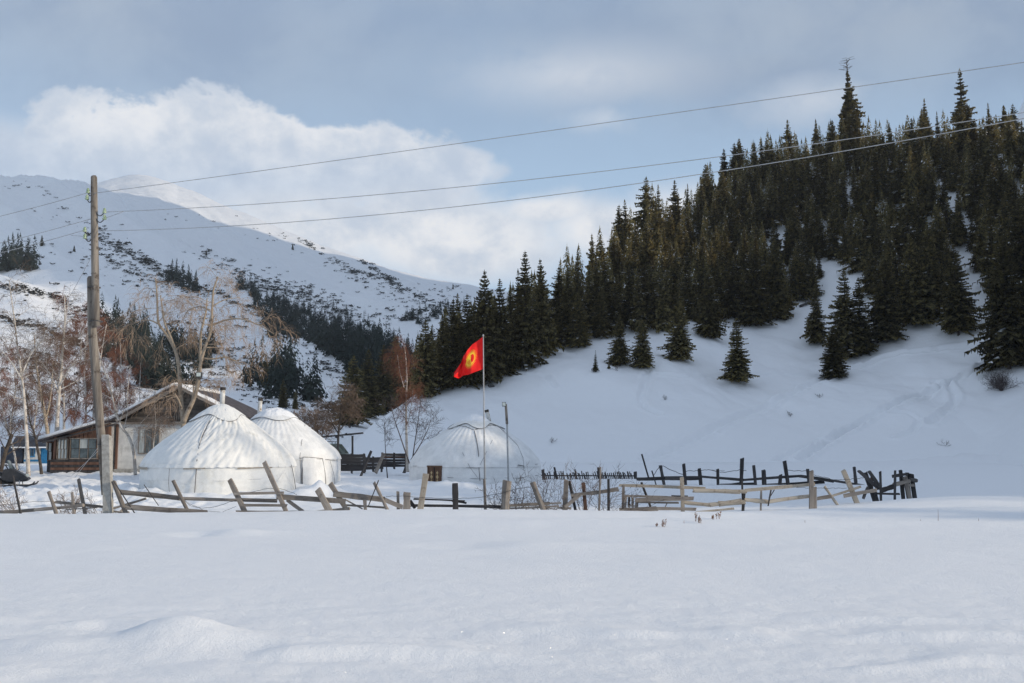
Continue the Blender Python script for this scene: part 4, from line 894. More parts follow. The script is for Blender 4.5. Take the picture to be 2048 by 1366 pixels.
y1 = Yurt(c1x, c1y, -.02, 2.84, 1.08, [(0, 3.33), (.19, 3.3), (.44, 3.19), (.78, 2.97), (1.03, 2.76), (1.28, 2.55), (1.70, 2.24), (2.13, 1.92), (2.52, 1.56), (2.72, 1.30), (2.80, 1.13), (2.85, 1.0)], 'large bright white yurt with wrinkled roof cloth, nearest to the fence', 'canvas', 3.3, .062)
y1.build(); y1.cap(1.0, 'canvas', .16, .04, 4, .55)
y1.rope([(447, 806), (440, 814), (432, 824), (423, 836), (412, 850), (404, 868), (399, 884)], .022, 'rope_pale')
y1.rope([(447, 806), (452, 815), (450, 822), (458, 822)], .016, 'rope_pale')
y1.rope([(423, 834), (412, 858), (403, 876), (398, 893), (394, 920), (391, 960), (389, 990)], .014, 'rope')
y1.rope([(339, 937), (337, 965), (339, 988)], .008, 'rope'); y1.rope([(583, 930), (588, 955), (592, 980)], .012, 'rope'); y1.rope([(500, 862), (476, 890), (452, 905)], .007, 'rope_pale')
y1.rope([(289, 962), (340, 960), (440, 962), (520, 958), (592, 950)], .007, 'rope_pale'); y1.rope([(570, 940), (545, 975)], .006, 'rope_pale'); y1.rope([(570, 945), (588, 978)], .006, 'rope_pale')
band(y1, -1.57, -.75, 1.0, .09, 'felt'); band(y1, -.15, .12, .99, .04, 'felt'); band(y1, .5, .98, 1.0, .045, 'felt')
y1.pipe(446, 775, 444, 812, 10, 38.4)
y2 = Yurt(c2x, c2y, .05, 2.86, 1.22, [(0, 3.22), (.3, 3.2), (.6, 3.1), (.9, 2.94), (1.2, 2.73), (1.6, 2.42), (2.0, 2.1), (2.4, 1.76), (2.66, 1.55), (2.8, 1.34), (2.87, 1.15)], 'white yurt half hidden behind the large one, cloth door, snow crust on top', 'canvas_snow', 8.1, .012)
y2.build(); y2.cap(1.05, 'canvas_snow', .1); y2.snowcap(1.0, 4.2, .055)
y2.pipe(521, 797, 518, 838, 8.5, 43.6)
dm = MB(); dpt = [[y2.hit(605+45*u, 915+62*v, .05) for v in (0, .25, .5, .75, 1)] for u in np.linspace(0, 1, 9)]
for i in range(8):
    for j in range(4):
        dm.add([dpt[i][j], dpt[i+1][j], dpt[i+1][j+1], dpt[i][j+1]], [(0, 3, 2, 1)])
do = dm.build('cloth_door', 'canvas_snow', y2.root, True)
y2.rope([(605, 977), (605, 945), (606, 914), (625, 915), (645, 917), (650, 945), (652, 975)], .014); y2.rope([(617, 818), (610, 850), (603, 885), (600, 912), (604, 977)], .008); y2.rope([(598, 916), (640, 918), (676, 922)], .008); y2.rope([(660, 921), (668, 950), (670, 975)], .008)
y2.rope([(500, 835), (508, 830), (518, 840)], .016)
y3 = Yurt(c3x, c3y, 0.0, 3.02, .90, [(0, 3.12), (.2, 3.06), (.47, 2.95), (.96, 2.75), (1.44, 2.46), (2.0, 2.07), (2.55, 1.64), (2.9, 1.2), (3.0, 1.0), (3.03, .85)], 'low white yurt standing alone at the right with a small carved door', 'canvas_snow', 5.7, .010)
y3.build(); y3.cap(1.15, 'canvas', .18, .03, 5, .2); y3.snowcap(.75, 9.1, .05)
y3.rope([(901, 855), (915, 851), (932, 853), (948, 860), (962, 856), (978, 850), (995, 852), (1009, 863)], .012)
y3.rope([(949, 862), (953, 880), (957, 905), (958, 940), (960, 962)], .016); y3.rope([(1009, 864), (1035, 890), (1046, 915), (1048, 938)], .008); y3.rope([(925, 905), (940, 935), (955, 955)], .007); y3.rope([(985, 880), (970, 910), (960, 930)], .006)
y3.rope([(826, 932), (870, 933), (950, 936), (1040, 932), (1076, 928)], .008); y3.rope([(895, 955), (960, 958), (1040, 956), (1078, 950)], .008); y3.rope([(1036, 930), (1048, 932), (1048, 938)], .014)
y3.pipe(973, 820, 979, 843, 7.5, 46.3)
dc = y3.hit(869, 948, 0); n_ = Vector((dc.x, dc.y, 0)).normalized(); s_ = Vector((-n_.y, n_.x, 0)); ang = math.atan2(s_.y, s_.x)
DM = Matrix.Translation(Vector((dc.x-.09*n_.x, dc.y-.09*n_.y, .05)))@Matrix.Rotation(ang, 4, 'Z')
# the frame's local +y points into the yurt or out of it; use the outward normal for depth
sg = 1 if (Matrix.Rotation(ang, 3, 'Z')@Vector((0, 1, 0))).dot(n_) > 0 else -1
def dbox(name, x0, x1, z0, z1, t0, t1, mat, parent=None):
    m = MB(); lo = (x0, min(sg*t0, sg*t1), z0); hi = (x1, max(sg*t0, sg*t1), z1); m.box(lo, hi, DM); return m.build(name, mat, parent or y3.root)
dr = dbox('door', -.33, .33, -.2, .80, -.1, .09, 'door_wood')
for x0, x1 in ((-.37, -.31), (.31, .37)): dbox('door_post', x0, x1, -.2, .84, -.1, .13, 'door_wood')
dbox('lintel', -.39, .39, .80, .87, -.1, .14, 'door_wood'); dbox('centre_strip', -.02, .02, -.1, .8, .09, .105, 'wood_dark', dr)
for cx in (-.16, .16):
    m = MB()
    for zc, r in ((.56, .075), (.38, .1), (.2, .075)):
        for k in range(8):
            a0, a1 = k*.785, (k+1)*.785; rr_ = lambda a: r*(.6+.4*abs(math.cos(2*a)))
            m.add([DM@Vector((cx, sg*.11, zc)), DM@Vector((cx+rr_(a0)*math.cos(a0)*.8, sg*.10, zc+rr_(a0)*math.sin(a0)*1.2)), DM@Vector((cx+rr_(a1)*math.cos(a1)*.8, sg*.10, zc+rr_(a1)*math.sin(a1)*1.2))], [(0, 1, 2)])
    m.build('carved_ornament', 'ochre', dr)

# ---------------------------------------------------------------- flagpole, flag, lamp post
df = 27.4; fb = P(971, 1012, df)
fp = thing('flagpole', (fb.x, df, fb.z), 'tall thin grey metal flagpole on a wooden stub before the right yurt', 'flagpole')
def fl(px, py): return P(px, py, df)-fb
tube_part('pole', [fl(966.5, 672), fl(967.5, 800), fl(969.5, 962)], [.014, .018, .024], 'metal', fp)
tube_part('wooden_stub', [fl(968.5, 958), fl(971, 1022)], [.035, .04], 'wood', fp, 8)
tube_part('finial', [fl(966.5, 671)+Vector((0, 0, z)) for z in (-.02, 0, .02, .035)], [.015, .028, .022, .004], 'metal', fp, 10)
top = [(966, 673), (957, 680), (945, 689), (934, 701), (927, 712), (922, 727), (908, 744)]; bot = [(966.5, 738), (956, 742), (944, 746), (935, 750), (925, 752), (917, 756), (908, 755)]
def flag_pt(s, t, off=0):
    k = np.arange(7)/6; a = (np.interp(s, k, [p[0] for p in top]), np.interp(s, k, [p[1] for p in top])); b = (np.interp(s, k, [p[0] for p in bot]), np.interp(s, k, [p[1] for p in bot]))
    px, py = a[0]*(1-t)+b[0]*t, a[1]*(1-t)+b[1]*t
    dd = .15*math.sin(s*9+t*2.2)*s**.7+.05*math.sin(s*21-t*4)*s+.03*math.sin(t*11+s*6)*s
    return P(px, py+1.2*math.sin(s*14+t*3)*s, df+dd+off)
fo = thing('flag', P(966.5, 738, df), 'bright red flag with a yellow rayed sun flying to the left from the thin flagpole', 'flag')
NU, NV = 60, 36; V = np.array([[list(flag_pt(i/(NU-1), j/(NV-1))-Vector(fo.location)) for j in range(NV)] for i in range(NU)]); grid_mesh('flag_cloth', V, NU, NV, 'red', fo)
cs, ct = .40, .47
def emb(mb, poly, off):   # map flat emblem outline on to the waving cloth, on both faces
    for sgn in (-1, 1): mb.add([flag_pt(cs+x*.62, ct+y*1.0, off*sgn)-Vector(fo.location) for x, y in poly], [tuple(range(len(poly)))])
m = MB()
for k in range(40):
    a = k*math.pi/20; r0_, r1_ = .20, .335; w_ = .07
    emb(m, [(r0_*math.cos(a-w_), r0_*math.sin(a-w_)), (r1_*math.cos(a), r1_*math.sin(a)), (r0_*math.cos(a+w_), r0_*math.sin(a+w_))], .006)
for k in range(24):
    a0, a1 = k*math.pi/12, (k+1)*math.pi/12; emb(m, [(0, 0), (.215*math.cos(a0), .215*math.sin(a0)), (.215*math.cos(a1), .215*math.sin(a1))], .006)
sun_ = m.build('sun_emblem', 'yellow', fo)
m = MB()
for k in range(24):
    a0, a1 = k*math.pi/12, (k+1)*math.pi/12; emb(m, [(.150*math.cos(a0), .150*math.sin(a0)), (.139*math.cos(a0), .139*math.sin(a0)), (.139*math.cos(a1), .139*math.sin(a1)), (.150*math.cos(a1), .150*math.sin(a1))], .010)
for q in (-1, 0, 1):
    for fx in (0, 1):
        pts = []
        for i in range(9):
            t = -1+i/4; x = t*.13; y = q*.045+.03*(1-t*t)*(1 if q >= 0 else -1)
            pts.append((x, y) if fx else (y, x))
        for (a, b) in zip(pts[:-1], pts[1:]):
            nx, ny = (0, .0035) if fx else (.0035, 0); emb(m, [(a[0]-nx, a[1]-ny), (b[0]-nx, b[1]-ny), (b[0]+nx, b[1]+ny), (a[0]+nx, a[1]+ny)], .011)
m.build('crown_ring_emblem', 'red', sun_)
dl = 41.; lb = P(1017, 968, dl)
lpz = thing('lamp_post', (lb.x, dl, lb.z), 'slim pole with a small floodlight at its top in front of the right yurt', 'lamp post')
def ll(px, py): return P(px, py, dl)-lb
tube_part('pole', [ll(1014, 845), ll(1017, 975)], [.035, .04], 'metal', lpz, 8); tube_part('upper_post', [ll(1011.5, 808), ll(1014, 848)], [.05, .055], 'wood', lpz, 8)
m = MB(); c = ll(1009.5, 808.5); m.box(tuple(c+Vector((-.11, -.08, -.09))), tuple(c+Vector((.05, .06, .09)))); h_ = m.build('lamp_head', 'dark_metal', lpz)
m = MB(); m.box(tuple(c+Vector((-.095, -.086, -.07))), tuple(c+Vector((.035, -.078, .07)))); m.build('lamp_glass', 'lamp_glass', h_)
fl_ = thing('floodlight', P(398.5, 750, 44.6), 'small black floodlight fixed on the forked trunk of the big bare tree', 'floodlight')
m = MB(); m.box((-.13, -.08, -.12), (.13, .06, .12)); m.build('housing', 'dark_metal', fl_); m = MB(); m.box((-.10, -.088, -.07), (.10, -.081, .10)); m.build('lamp_glass', 'lamp_glass', fl_)
m = MB(); m.box((-.1, .06, -.16), (.1, .3, -.13)); m.build('bracket', 'dark_metal', fl_)

# ---------------------------------------------------------------- house
dh = 50.; hb = P(228, 948, dh); house = thing('house', (hb.x, dh, .35), 'old low wooden house with white plastered wall, plank gable and glazed veranda', 'house')
def panel(name, px0, py0, px1, py1, d, t, mat, root, mb=None, build=True):
    a = P(px0, py1, d); b = P(px1, py0, d); m = mb or MB(); o = Vector(root.matrix_world.translation) if False else Vector(rootloc(root))
    m.box((a.x-o.x, d-o.y, a.z-o.z), (b.x-o.x, d+t-o.y, b.z-o.z)); return m.build(name, mat, root) if build else m
def rootloc(r):
    v = Vector(r.location)
    while r.parent: r = r.parent; v += Vector(r.location)
    return v
panel('plaster_wall', 229, 843, 440, 955, dh, 7, 'plaster', house)
panel('plinth', 226, 938, 440, 958, dh-.12, .1, 'concrete', house)
panel('corner_post', 229, 838, 237.5, 940, dh-.06, .055, 'wood_brown', house); panel('white_board', 219, 846, 228, 938, dh-.05, .3, 'plaster', house)
g = 0
gy = 845.; k = 0
while gy > 776:
    h = 6.2; ym = gy-h/2; xl = 239+(844-ym)/68*117+1.5; xr = min(361+(ym-772)/30*59-1.5, 440)
    if xr-xl > 3:
        cuts = [xl, xr]
        if xl < 345 < xr-10 and ym > 797: cuts = [xl, 346.5, 360.5, xr]
        for a_, b_ in zip(cuts[:-1], cuts[1:]):
            if abs(a_-346.5) < .1: continue
            pl = panel('plank', a_, gy-h+.5, b_-.3, gy, dh-.03-rb.uniform(0, .03), .04, 'gable_wood', house)
            me = pl.data
            # cut the ends along the roof pitch
            for v in me.vertices:
                top_ = v.co.z > sum(w.co.z for w in me.vertices)/8
                if top_ and a_ == xl and v.co.x < sum(w.co.x for w in me.vertices)/8: v.co.x += px2m(h*1.7*.9, dh)
                if top_ and b_ == xr and v.co.x > sum(w.co.x for w in me.vertices)/8: v.co.x -= px2m(h*1.9*.9, dh)
    gy -= h
for i in range(3): panel('hatch_board', 347+i*4.6, 798, 351.2+i*4.6, 843, dh-.06, .05, 'gable_wood', house)
beam('gable_beam', P(238, 846.5, dh-.1), P(440, 847.5, dh-.1), px2m(5, dh), .12, 'wood', house)
m = MB()   # dark loft wall behind the gable boards
a, b, c = P(239, 846, dh+.06), P(356, 775, dh+.06), P(445, 818, dh+.06); e = P(445, 846, dh+.06); o_ = Vector(house.location)
m.add([a-o_, b-o_, c-o_, e-o_, a-o_+Vector((0, 7, 0)), b-o_+Vector((0, 7, 0)), c-o_+Vector((0, 7, 0)), e-o_+Vector((0, 7, 0))], [(0, 3, 2, 1), (4, 5, 6, 7), (0, 1, 5, 4), (1, 2, 6, 5), (2, 3, 7, 6)])
m.build('loft', 'wood_dark', house)
def slab(name, pxs, th, y0, y1, mat, up=0, lumps=0, n=24):
    pts = [P(x, y, dh)-o_ for x, y in pxs]; pts = [Vector((p.x, 0, p.z+up)) for p in pts]; rows = []
    ny = 16; m = MB(); q = []
    for i in range(n+1):
        t = i/n*(len(pts)-1); k = min(int(t), len(pts)-2); q.append(pts[k].lerp(pts[k+1], t-k))
    idx = lambda i, j, s: (i*(ny+1)+j)*2+s
    vs = []
    for i in range(n+1):
        for j in range(ny+1):
            y = y0-dh+(y1-y0)*j/ny; lz = lumps*(float(fbm(q[i].x*1.6+3, y*1.3, 3))) if lumps else 0
            ey = (rb.uniform(-.06, .06) if lumps and j == 0 else 0)
            vs += [Vector((q[i].x, y+ey, q[i].z)), Vector((q[i].x, y+ey*.4+(.05 if lumps and j == 0 else 0), q[i].z+th+lz))]
    fs = []
    for i in range(n):
        for j in range(ny): fs += [(idx(i, j, 1), idx(i+1, j, 1), idx(i+1, j+1, 1), idx(i, j+1, 1)), (idx(i, j, 0), idx(i, j+1, 0), idx(i+1, j+1, 0), idx(i+1, j, 0))]
        fs += [(idx(i, 0, 0), idx(i+1, 0, 0), idx(i+1, 0, 1), idx(i, 0, 1)), (idx(i, ny, 1), idx(i+1, ny, 1), idx(i+1, ny, 0), idx(i, ny, 0))]
    for j in range(ny): fs += [(idx(0, j, 1), idx(0, j+1, 1), idx(0, j+1, 0), idx(0, j, 0)), (idx(n, j, 0), idx(n, j+1, 0), idx(n, j+1, 1), idx(n, j, 1))]
    m.add(vs, fs); return m.build(name, mat, house, bool(lumps))
slab('roof', [(356, 775), (300, 806), (232, 842), (203, 850), (84, 884)], .07, dh-.7, dh+8, 'roof'); slab('roof', [(356, 775), (421, 805), (470, 832)], .07, dh-.7, dh+8, 'roof')
slab('roof_snow', [(355, 775), (300, 806), (232, 842), (203, 850), (88, 883)], .17, dh-.62, dh+8, 'snow_lump', .075, .09); slab('roof_snow', [(357, 775), (421, 805), (468, 831)], .10, dh-.6, dh+.9, 'snow_lump', .075, .06)
beam('barge_board', P(356, 774, dh-.73), P(231, 842, dh-.73), px2m(6, dh), .03, 'wood', house); beam('barge_board', P(357, 774, dh-.73), P(470, 831, dh-.73), px2m(5, dh), .03, 'wood', house); beam('fascia', P(232, 848, dh-.73), P(84, 885, dh-.73), px2m(3.5, dh), .03, 'wood_dark', house)
def window(px0, py0, px1, py1, d, nx, ny_, fm, gm, root, mull=1.4):
    f = MB(); lo = rootloc(root)
    def bb(a0, b0_, a1, b1_, t=.06):
        p = P(a0, b1_, d); q = P(a1, b0_, d); f.box((p.x-lo.x, d-t-lo.y, p.z-lo.z), (q.x-lo.x, d-lo.y+.02, q.z-lo.z))
    bb(px0, py0, px1, py0+2); bb(px0, py1-2, px1, py1); bb(px0, py0+2, px0+2, py1-2); bb(px1-2, py0+2, px1, py1-2)
    W2, H2 = (px1-px0-4)/nx, (py1-py0-4)/ny_
    for i in range(1, nx): bb(px0+2+i*W2-mull/2, py0+2.02, px0+2+i*W2+mull/2, py1-2.02, .05)
    fr = f.build('window', fm, root)
    for i in range(nx):
        for j in range(ny_):
            g_ = gm[(i*ny_+j) % len(gm)]; m = MB(); p = P(px0+2+i*W2+mull/2, py0+2+(j+1)*H2-.4, d); q = P(px0+2+(i+1)*W2-mull/2, py0+2+j*H2+.4, d)
            m.box((p.x-lo.x, d-.03-lo.y, p.z-lo.z), (q.x-lo.x, d-.01-lo.y, q.z-lo.z)); m.build('pane', g_, fr)
    return fr
window(276, 855, 320, 908, dh-.02, 3, 1, 'wood', ['curtain', 'window', 'window'], house)
# veranda
ver = panel('veranda_wall', 105, 868, 219, 948, dh-.3, 3.5, 'wood_brown', house)
m = MB(); q = [P(105, 870, dh-.3), P(105, 876, dh-.3), P(219, 870, dh-.3), P(219, 848, dh-.3)]; o_ = Vector(house.location)
m.add([p-o_ for p in q]+[p-o_+Vector((0, 3.4, 0)) for p in q], [(0, 1, 2, 3), (7, 6, 5, 4), (3, 2, 6, 7), (0, 3, 7, 4)]); m.build('veranda_gable', 'wood_brown', house)
for i in range(9):
    x0 = 142+i*8.5; panel('upright_board', x0, 856+(219-x0)*.22-5, x0+7.6, 876, dh-.34, .03, 'wood_brown', house)
for i in range(5): panel('skirt_board', 100+rb.uniform(-1, 1), 919+i*5.4, 205+rb.uniform(-2, 2), 923.7+i*5.4, dh-.38-rb.uniform(0, .03), .07, 'wood_brown' if i % 2 else 'wood_dark', house)
window(114, 877, 137, 919, dh-.36, 3, 2, 'wood', ['curtain'], house); window(140, 876, 196, 918, dh-.36, 3, 2, 'wood', ['window', 'window', 'curtain', 'window', 'window', 'window'], house); window(95, 884, 106, 922, dh+.1, 1, 2, 'wood_brown', ['curtain'], house)
panel('veranda_side', 93, 884, 105, 948, dh+.12, 3, 'wood_dark', house); panel('veranda_post', 105.5, 872, 112.5, 920, dh-.36, .05, 'wood_brown', house); panel('veranda_post', 137.5, 872, 139.5, 922, dh-.37, .05, 'wood', house)
# blue shed and dark roofed neighbour
db = 74.; sb = P(60, 926, db); shed = thing('shed', (sb.x, db, sb.z-.3), 'small pale blue shed with a dark roof behind the birches at the left edge', 'shed')
panel('front_wall', 47, 889, 81, 935, db, 3, 'plaster', shed); panel('blue_wall', 81, 889, 97, 935, db+.02, 3, 'blue', shed); window(58, 896, 70, 914, db-.02, 2, 1, 'blue', ['window'], shed); panel('blue_trim', 47, 919, 80, 923, db-.04, .03, 'blue', shed)
o2 = Vector(shed.location); m = MB(); q = [P(20, 894, db-.5), P(32, 872, db-.5), P(62, 874, db-.5), P(100, 894, db-.5)]; m.add([p-o2 for p in q]+[p-o2+Vector((0, 4, .1)) for p in q], [(0, 3, 2, 1), (4, 5, 6, 7), (0, 1, 5, 4), (1, 2, 6, 5), (2, 3, 7, 6), (3, 0, 4, 7)]); m.build('roof', 'roof_dark', shed)
panel('side_lean_to', 0, 893, 46, 930, db+.4, 3, 'roof_dark', shed); panel('eave_snow', 22, 893.5, 100, 896, db-.55, .2, 'snow_lump', shed)
# ---------------------------------------------------------------- dark lumber behind the yurts
def board_wall(label, pts, d, nb, mat, name='board_wall', cat='fence', lean=0):
    b_ = P(pts[0][0], pts[0][2], d); root = thing(name, (b_.x, d, b_.z), label, cat)
    (x0, t0, bt0), (x1, t1, bt1) = pts
    for i in range(nb):
        ya = t0+(bt0-t0)*i/nb; yb_ = t1+(bt1-t1)*i/nb; h = (bt0-t0)/nb
        beam('board', P(x0+rb.uniform(-2, 2), ya+h/2, d), P(x1+rb.uniform(-2, 2), yb_+h/2, d+lean), px2m(h*.93, d), .04, mat, root)
    for t in (.05, .5, .95): beam('post', P(x0+(x1-x0)*t, bt0+4, d+.08), P(x0+(x1-x0)*t, t0-1, d+.08), px2m(4, d), .1, 'wood_dark', root)
    return root
board_wall('dark board wall behind the half hidden yurt, snow along its top', [(676, 908, 943), (731, 908, 941)], 62, 5, 'wood_dark'); board_wall('low dark board pile between the board wall and the leaning wagon side', [(728, 914, 940), (765, 914, 937)], 63, 4, 'wood_dark')
wg = board_wall('leaning dark wagon side panel beside the birch foot', [(762, 906, 934), (815, 907, 934)], 59, 5, 'wood_dark', 'wagon_panel', 'panel', 1.)
beam('pale_stripe', P(768, 914, 58.9), P(814, 914, 59.6), px2m(2, 59), .03, 'red' if False else 'wood_brown', wg); beam('stanchion', P(751, 946, 58.7), P(768, 907, 58.7), px2m(7, 59), .12, 'wood', wg); beam('stanchion', P(808, 946, 58.7), P(815, 925, 58.7), px2m(6, 59), .12, 'wood_dark', wg)
fence('stake', 'thick dark slanting post propped up between the board walls', 'stake', 58., [(3, 350, 895, 290, 1040, 18, 'logpost', D_)])
rt = thing('shelter_frame', (P(665, 930, 64).x, 64, 0.1), 'thin snow lined beam on posts above the parked car', 'frame'); beam('beam', P(628, 875.5, 64), P(726, 866, 64), px2m(3, 64), .12, 'wood_dark', rt)
for px in (641, 676, 705): beam('post', P(px, 935, 64), P(px, 872, 64), px2m(3.5, 64), .1, 'wood_dark', rt)
# ---------------------------------------------------------------- parked car behind the yurt
dc_ = 69.; cb = P(716, 934, dc_); car = thing('parked_car', (cb.x, dc_, .15), 'dark green off road car with roof rack parked behind the middle yurt', 'car')
def prism(name, prof, y0, y1, mat, root, ins=0):
    m = MB(); n = len(prof); m.add([(x, y0+(ins if z > 1.0 else 0), z) for x, z in prof]+[(x, y1-(ins if z > 1.0 else 0), z) for x, z in prof], [tuple(range(n)), tuple(reversed(range(n, 2*n)))]+[(i, i+n, (i+1) % n+n, (i+1) % n) for i in range(n)]); o = m.build(name, mat, root)
    bv = o.modifiers.new('bevel', 'BEVEL'); bv.width = .04; bv.segments = 2; return o
prism('body', [(-4.1, .35), (-4.15, .8), (-4.05, 1.08), (-3.9, 1.78), (-1.35, 1.82), (-.75, 1.12), (-.15, 1.02), (.05, .75), (.05, .35)], -.85, .85, 'car', car, .1)
def cpane(name, pr, y): m = MB(); m.add([(x, y, z) for x, z in pr], [(0, 1, 2, 3)]); return m.build(name, 'window', car)
for pr in ([(-3.85, 1.15), (-3.0, 1.15), (-3.0, 1.68), (-3.75, 1.68)], [(-2.92, 1.15), (-2.1, 1.15), (-2.1, 1.70), (-2.92, 1.70)], [(-2.02, 1.15), (-.98, 1.15), (-1.45, 1.72), (-2.02, 1.72)]): cpane('side_window', pr, -.785)
m = MB(); m.add([(-.80, -.68, 1.16), (-.80, .68, 1.16), (-1.28, .66, 1.76), (-1.28, -.66, 1.76)], [(0, 1, 2, 3)]); o = m.build('windscreen', 'window', car); o.location = (.03, 0, .02)
m = MB()
for y in (-.6, .6): m.tube([(-3.6, y, 1.95), (-1.6, y, 1.95)], .025, 6)
for x in (-3.5, -2.9, -2.3, -1.7): m.tube([(x, -.6, 1.95), (x, .6, 1.95)], .02, 6); m.tube([(x, -.6, 1.8), (x, -.6, 1.95)], .02, 5); m.tube([(x, .6, 1.8), (x, .6, 1.95)], .02, 5)
m.build('roof_rack', 'dark_metal', car)
for x in (-3.3, -.8):
    for y in (-.82, .82):
        m = MB(); m.tube([(x, y-.1, .34), (x, y+.1, .34)], .34, 20); w_ = m.build('wheel', 'rubber', car, False); m = MB(); m.tube([(x, y-.11, .34), (x, y+.11, .34)], .17, 14); m.build('rim', 'metal', w_)
m = MB(); m.box((.0, -.7, .72), (.07, -.45, .88)); m.build('headlight', 'lamp_glass', car); m = MB(); m.box((.0, .45, .72), (.07, .7, .88)); m.build('headlight', 'lamp_glass', car); m = MB(); m.box((-.06, -.8, .38), (.12, .8, .55)); m.build('bumper', 'dark_metal', car)
# ---------------------------------------------------------------- snowmobile
ds_ = 41.; nb_ = P(8, 962, ds_); sm = thing('snowmobile', (nb_.x, ds_, float(ground_z(nb_.x, ds_))+.02), 'dark snowmobile parked by the birch trunks at the left edge', 'snowmobile', None, .25); sm.scale = (.85, .85, .85)
def sk(prof, y0, y1, name, mat, z=0):
    m = MB(); n = len(prof); m.add([(x, y0, zz) for x, zz in prof]+[(x, y1, zz) for x, zz in prof], [tuple(range(n)), tuple(reversed(range(n, 2*n)))]+[(i, i+n, (i+1) % n+n, (i+1) % n) for i in range(n)]); o = m.build(name, mat, sm); b_ = o.modifiers.new('bevel', 'BEVEL'); b_.width = .04; b_.segments = 3; return o
sk([(-1.3, .1), (-1.35, .3), (-1.1, .42), (.2, .42), (.45, .3), (.5, .1)], -.2, .2, 'track', 'rubber'); sk([(-1.25, .45), (-1.2, .72), (-.5, .78), (-.1, .66), (-.05, .45)], -.17, .17, 'seat', 'vinyl')
sk([(-.1, .35), (0, .8), (.35, .85), (.9, .55), (1.15, .35), (1.0, .22), (.2, .2)], -.32, .32, 'hood', 'vinyl'); sk([(.25, .84), (.12, 1.22), (.16, 1.24), (.42, .83)], -.24, .24, 'windshield', 'window')
for y in (-.42, .42):
    m = MB(); m.tube([(.1, y, .03), (1.1, y, .02), (1.35, y, .1), (1.45, y, .22)], [.045, .05, .045, .03], 6); s__ = m.build('ski', 'dark_metal', sm); m = MB(); m.tube([(.75, y*.6, .35), (.75, y, .04)], .025, 6); m.build('spindle', 'metal', s__)
m = MB(); m.tube([(.05, -.36, .98), (0.02, -.15, 1.02), (.02, .15, 1.02), (.05, .36, .98)], .022, 8); m.tube([(.02, 0, 1.02), (.15, 0, .8)], .03, 6); m.build('handlebar', 'dark_metal', sm)
m = MB(); m.tube([(.98, -.12, .5), (1.06, -.12, .48)], .08, 12); m.tube([(.98, .12, .5), (1.06, .12, .48)], .08, 12); m.build('headlight', 'lamp_glass', sm)
m = MB(); m.box((-1.5, -.2, .5), (-1.2, .2, .62)); m.tube([(-1.5, -.18, .62), (-1.52, -.18, .78), (-1.2, -.18, .8)], .015, 5); m.tube([(-1.5, .18, .62), (-1.52, .18, .78), (-1.2, .18, .8)], .015, 5); m.build('luggage_rack', 'dark_metal', sm)
# ---------------------------------------------------------------- bare trees
rt_ = random.Random(21)
def rvec(r): return Vector((r.gauss(0, 1), r.gauss(0, 1), r.gauss(0, 1))).normalized()
def grow(mbs, rg, p, d, L, r, lev, prm):
    """mbs: list of MB per level; recursive wandering limb"""
    ns = prm['seg'][lev]; pts = [p]; dd = d.normalized(); rad = [r]
    for i in range(ns):
        dd = (dd+rvec(rg)*prm['wander'][lev]+Vector((0, 0, prm['trop'][lev]*(i+1)/ns))).normalized()
        pts.append(pts[-1]+dd*(L/ns)); rad.append(r*(1-(i+1)/ns*.85))
    mbs[min(lev, len(mbs)-1)].tube(pts, rad, 3 if lev >= 1 else 5, False)
    if lev+1 < len(prm['n']):
        kids(mbs, rg, pts, rad, lev+1, L, prm)
def kids(mbs, rg, pts, rad, lev, L, prm, t0=None):
    n = prm['n'][lev]; t0 = prm['from'][lev] if t0 is None else t0
    for k in range(n):
        t = (t0+(1-t0)*((k+rg.random())/n))*(len(pts)-1); i = min(int(t), len(pts)-2); q = pts[i].lerp(pts[i+1], t-i)
        ax = (pts[i+1]-pts[i]).normalized(); s = rvec(rg); s = (s-ax*s.dot(ax)); 
        if s.length < .01: continue
        s.normalize(); an = R(rg.uniform(*prm['ang'][lev])); dr_ = ax*math.cos(an)+s*math.sin(an)
        rr_ = max(prm['rmin'], (rad[i]*(1-(t-i))+rad[i+1]*(t-i))*prm['rk'][lev]); LL = prm['len'][lev]*rg.uniform(.6, 1.3)*(1-.45*(t/(len(pts)-1)))
        grow(mbs, rg, q, dr_, LL, rr_, lev, prm)
def bare_tree(name, label, limbs, d, prm, seed, mats, cat='tree', group=None, extra=None):
    """limbs: list of (pixel polyline from the foot up, radius px at start, at end, depth offset at the end)"""
    rg = random.Random(seed); fx, fy = limbs[0][0][0]; base = P(fx, fy, d)
    root = thing(name, (base.x, d, base.z), label, cat, group)
    T = MB(); mbs = [MB(), MB(), MB(), MB()]
    for (pl, r0, r1, dz) in limbs:
        q = [P(x, y, d+dz*i/(len(pl)-1))-base for i, (x, y) in enumerate(pl)]; sm_ = []
        for a, b in zip(q[:-1], q[1:]):
            for i in range(4): sm_.append(a.lerp(b, i/4)+rvec(rg)*.012)
        sm_.append(q[-1])
        for _ in range(2): sm_[1:-1] = [(sm_[i-1]+sm_[i]*2+sm_[i+1])/4 for i in range(1, len(sm_)-1)]
        sm_[0] = q[0]+(q[0]-q[1]).normalized()*.0
        n = len(sm_); rad = [px2m(r0+(r1-r0)*(i/(n-1))**.8, d) for i in range(n)]
        T.tube(sm_, rad, 9); kids(mbs, rg, sm_, rad, 0, 1, prm)
    T.build('trunk', mats[0], root, True)
    b = MB(); b.v, b.f, b.m = mbs[0].v, mbs[0].f, mbs[0].m
    if b.v: b.build('branches', mats[1], root)
    t = MB()
    for x in mbs[1:]:
        if x.v: t.add(x.v, x.f)
    if t.v: t.build('twigs', mats[2], root)
    return root
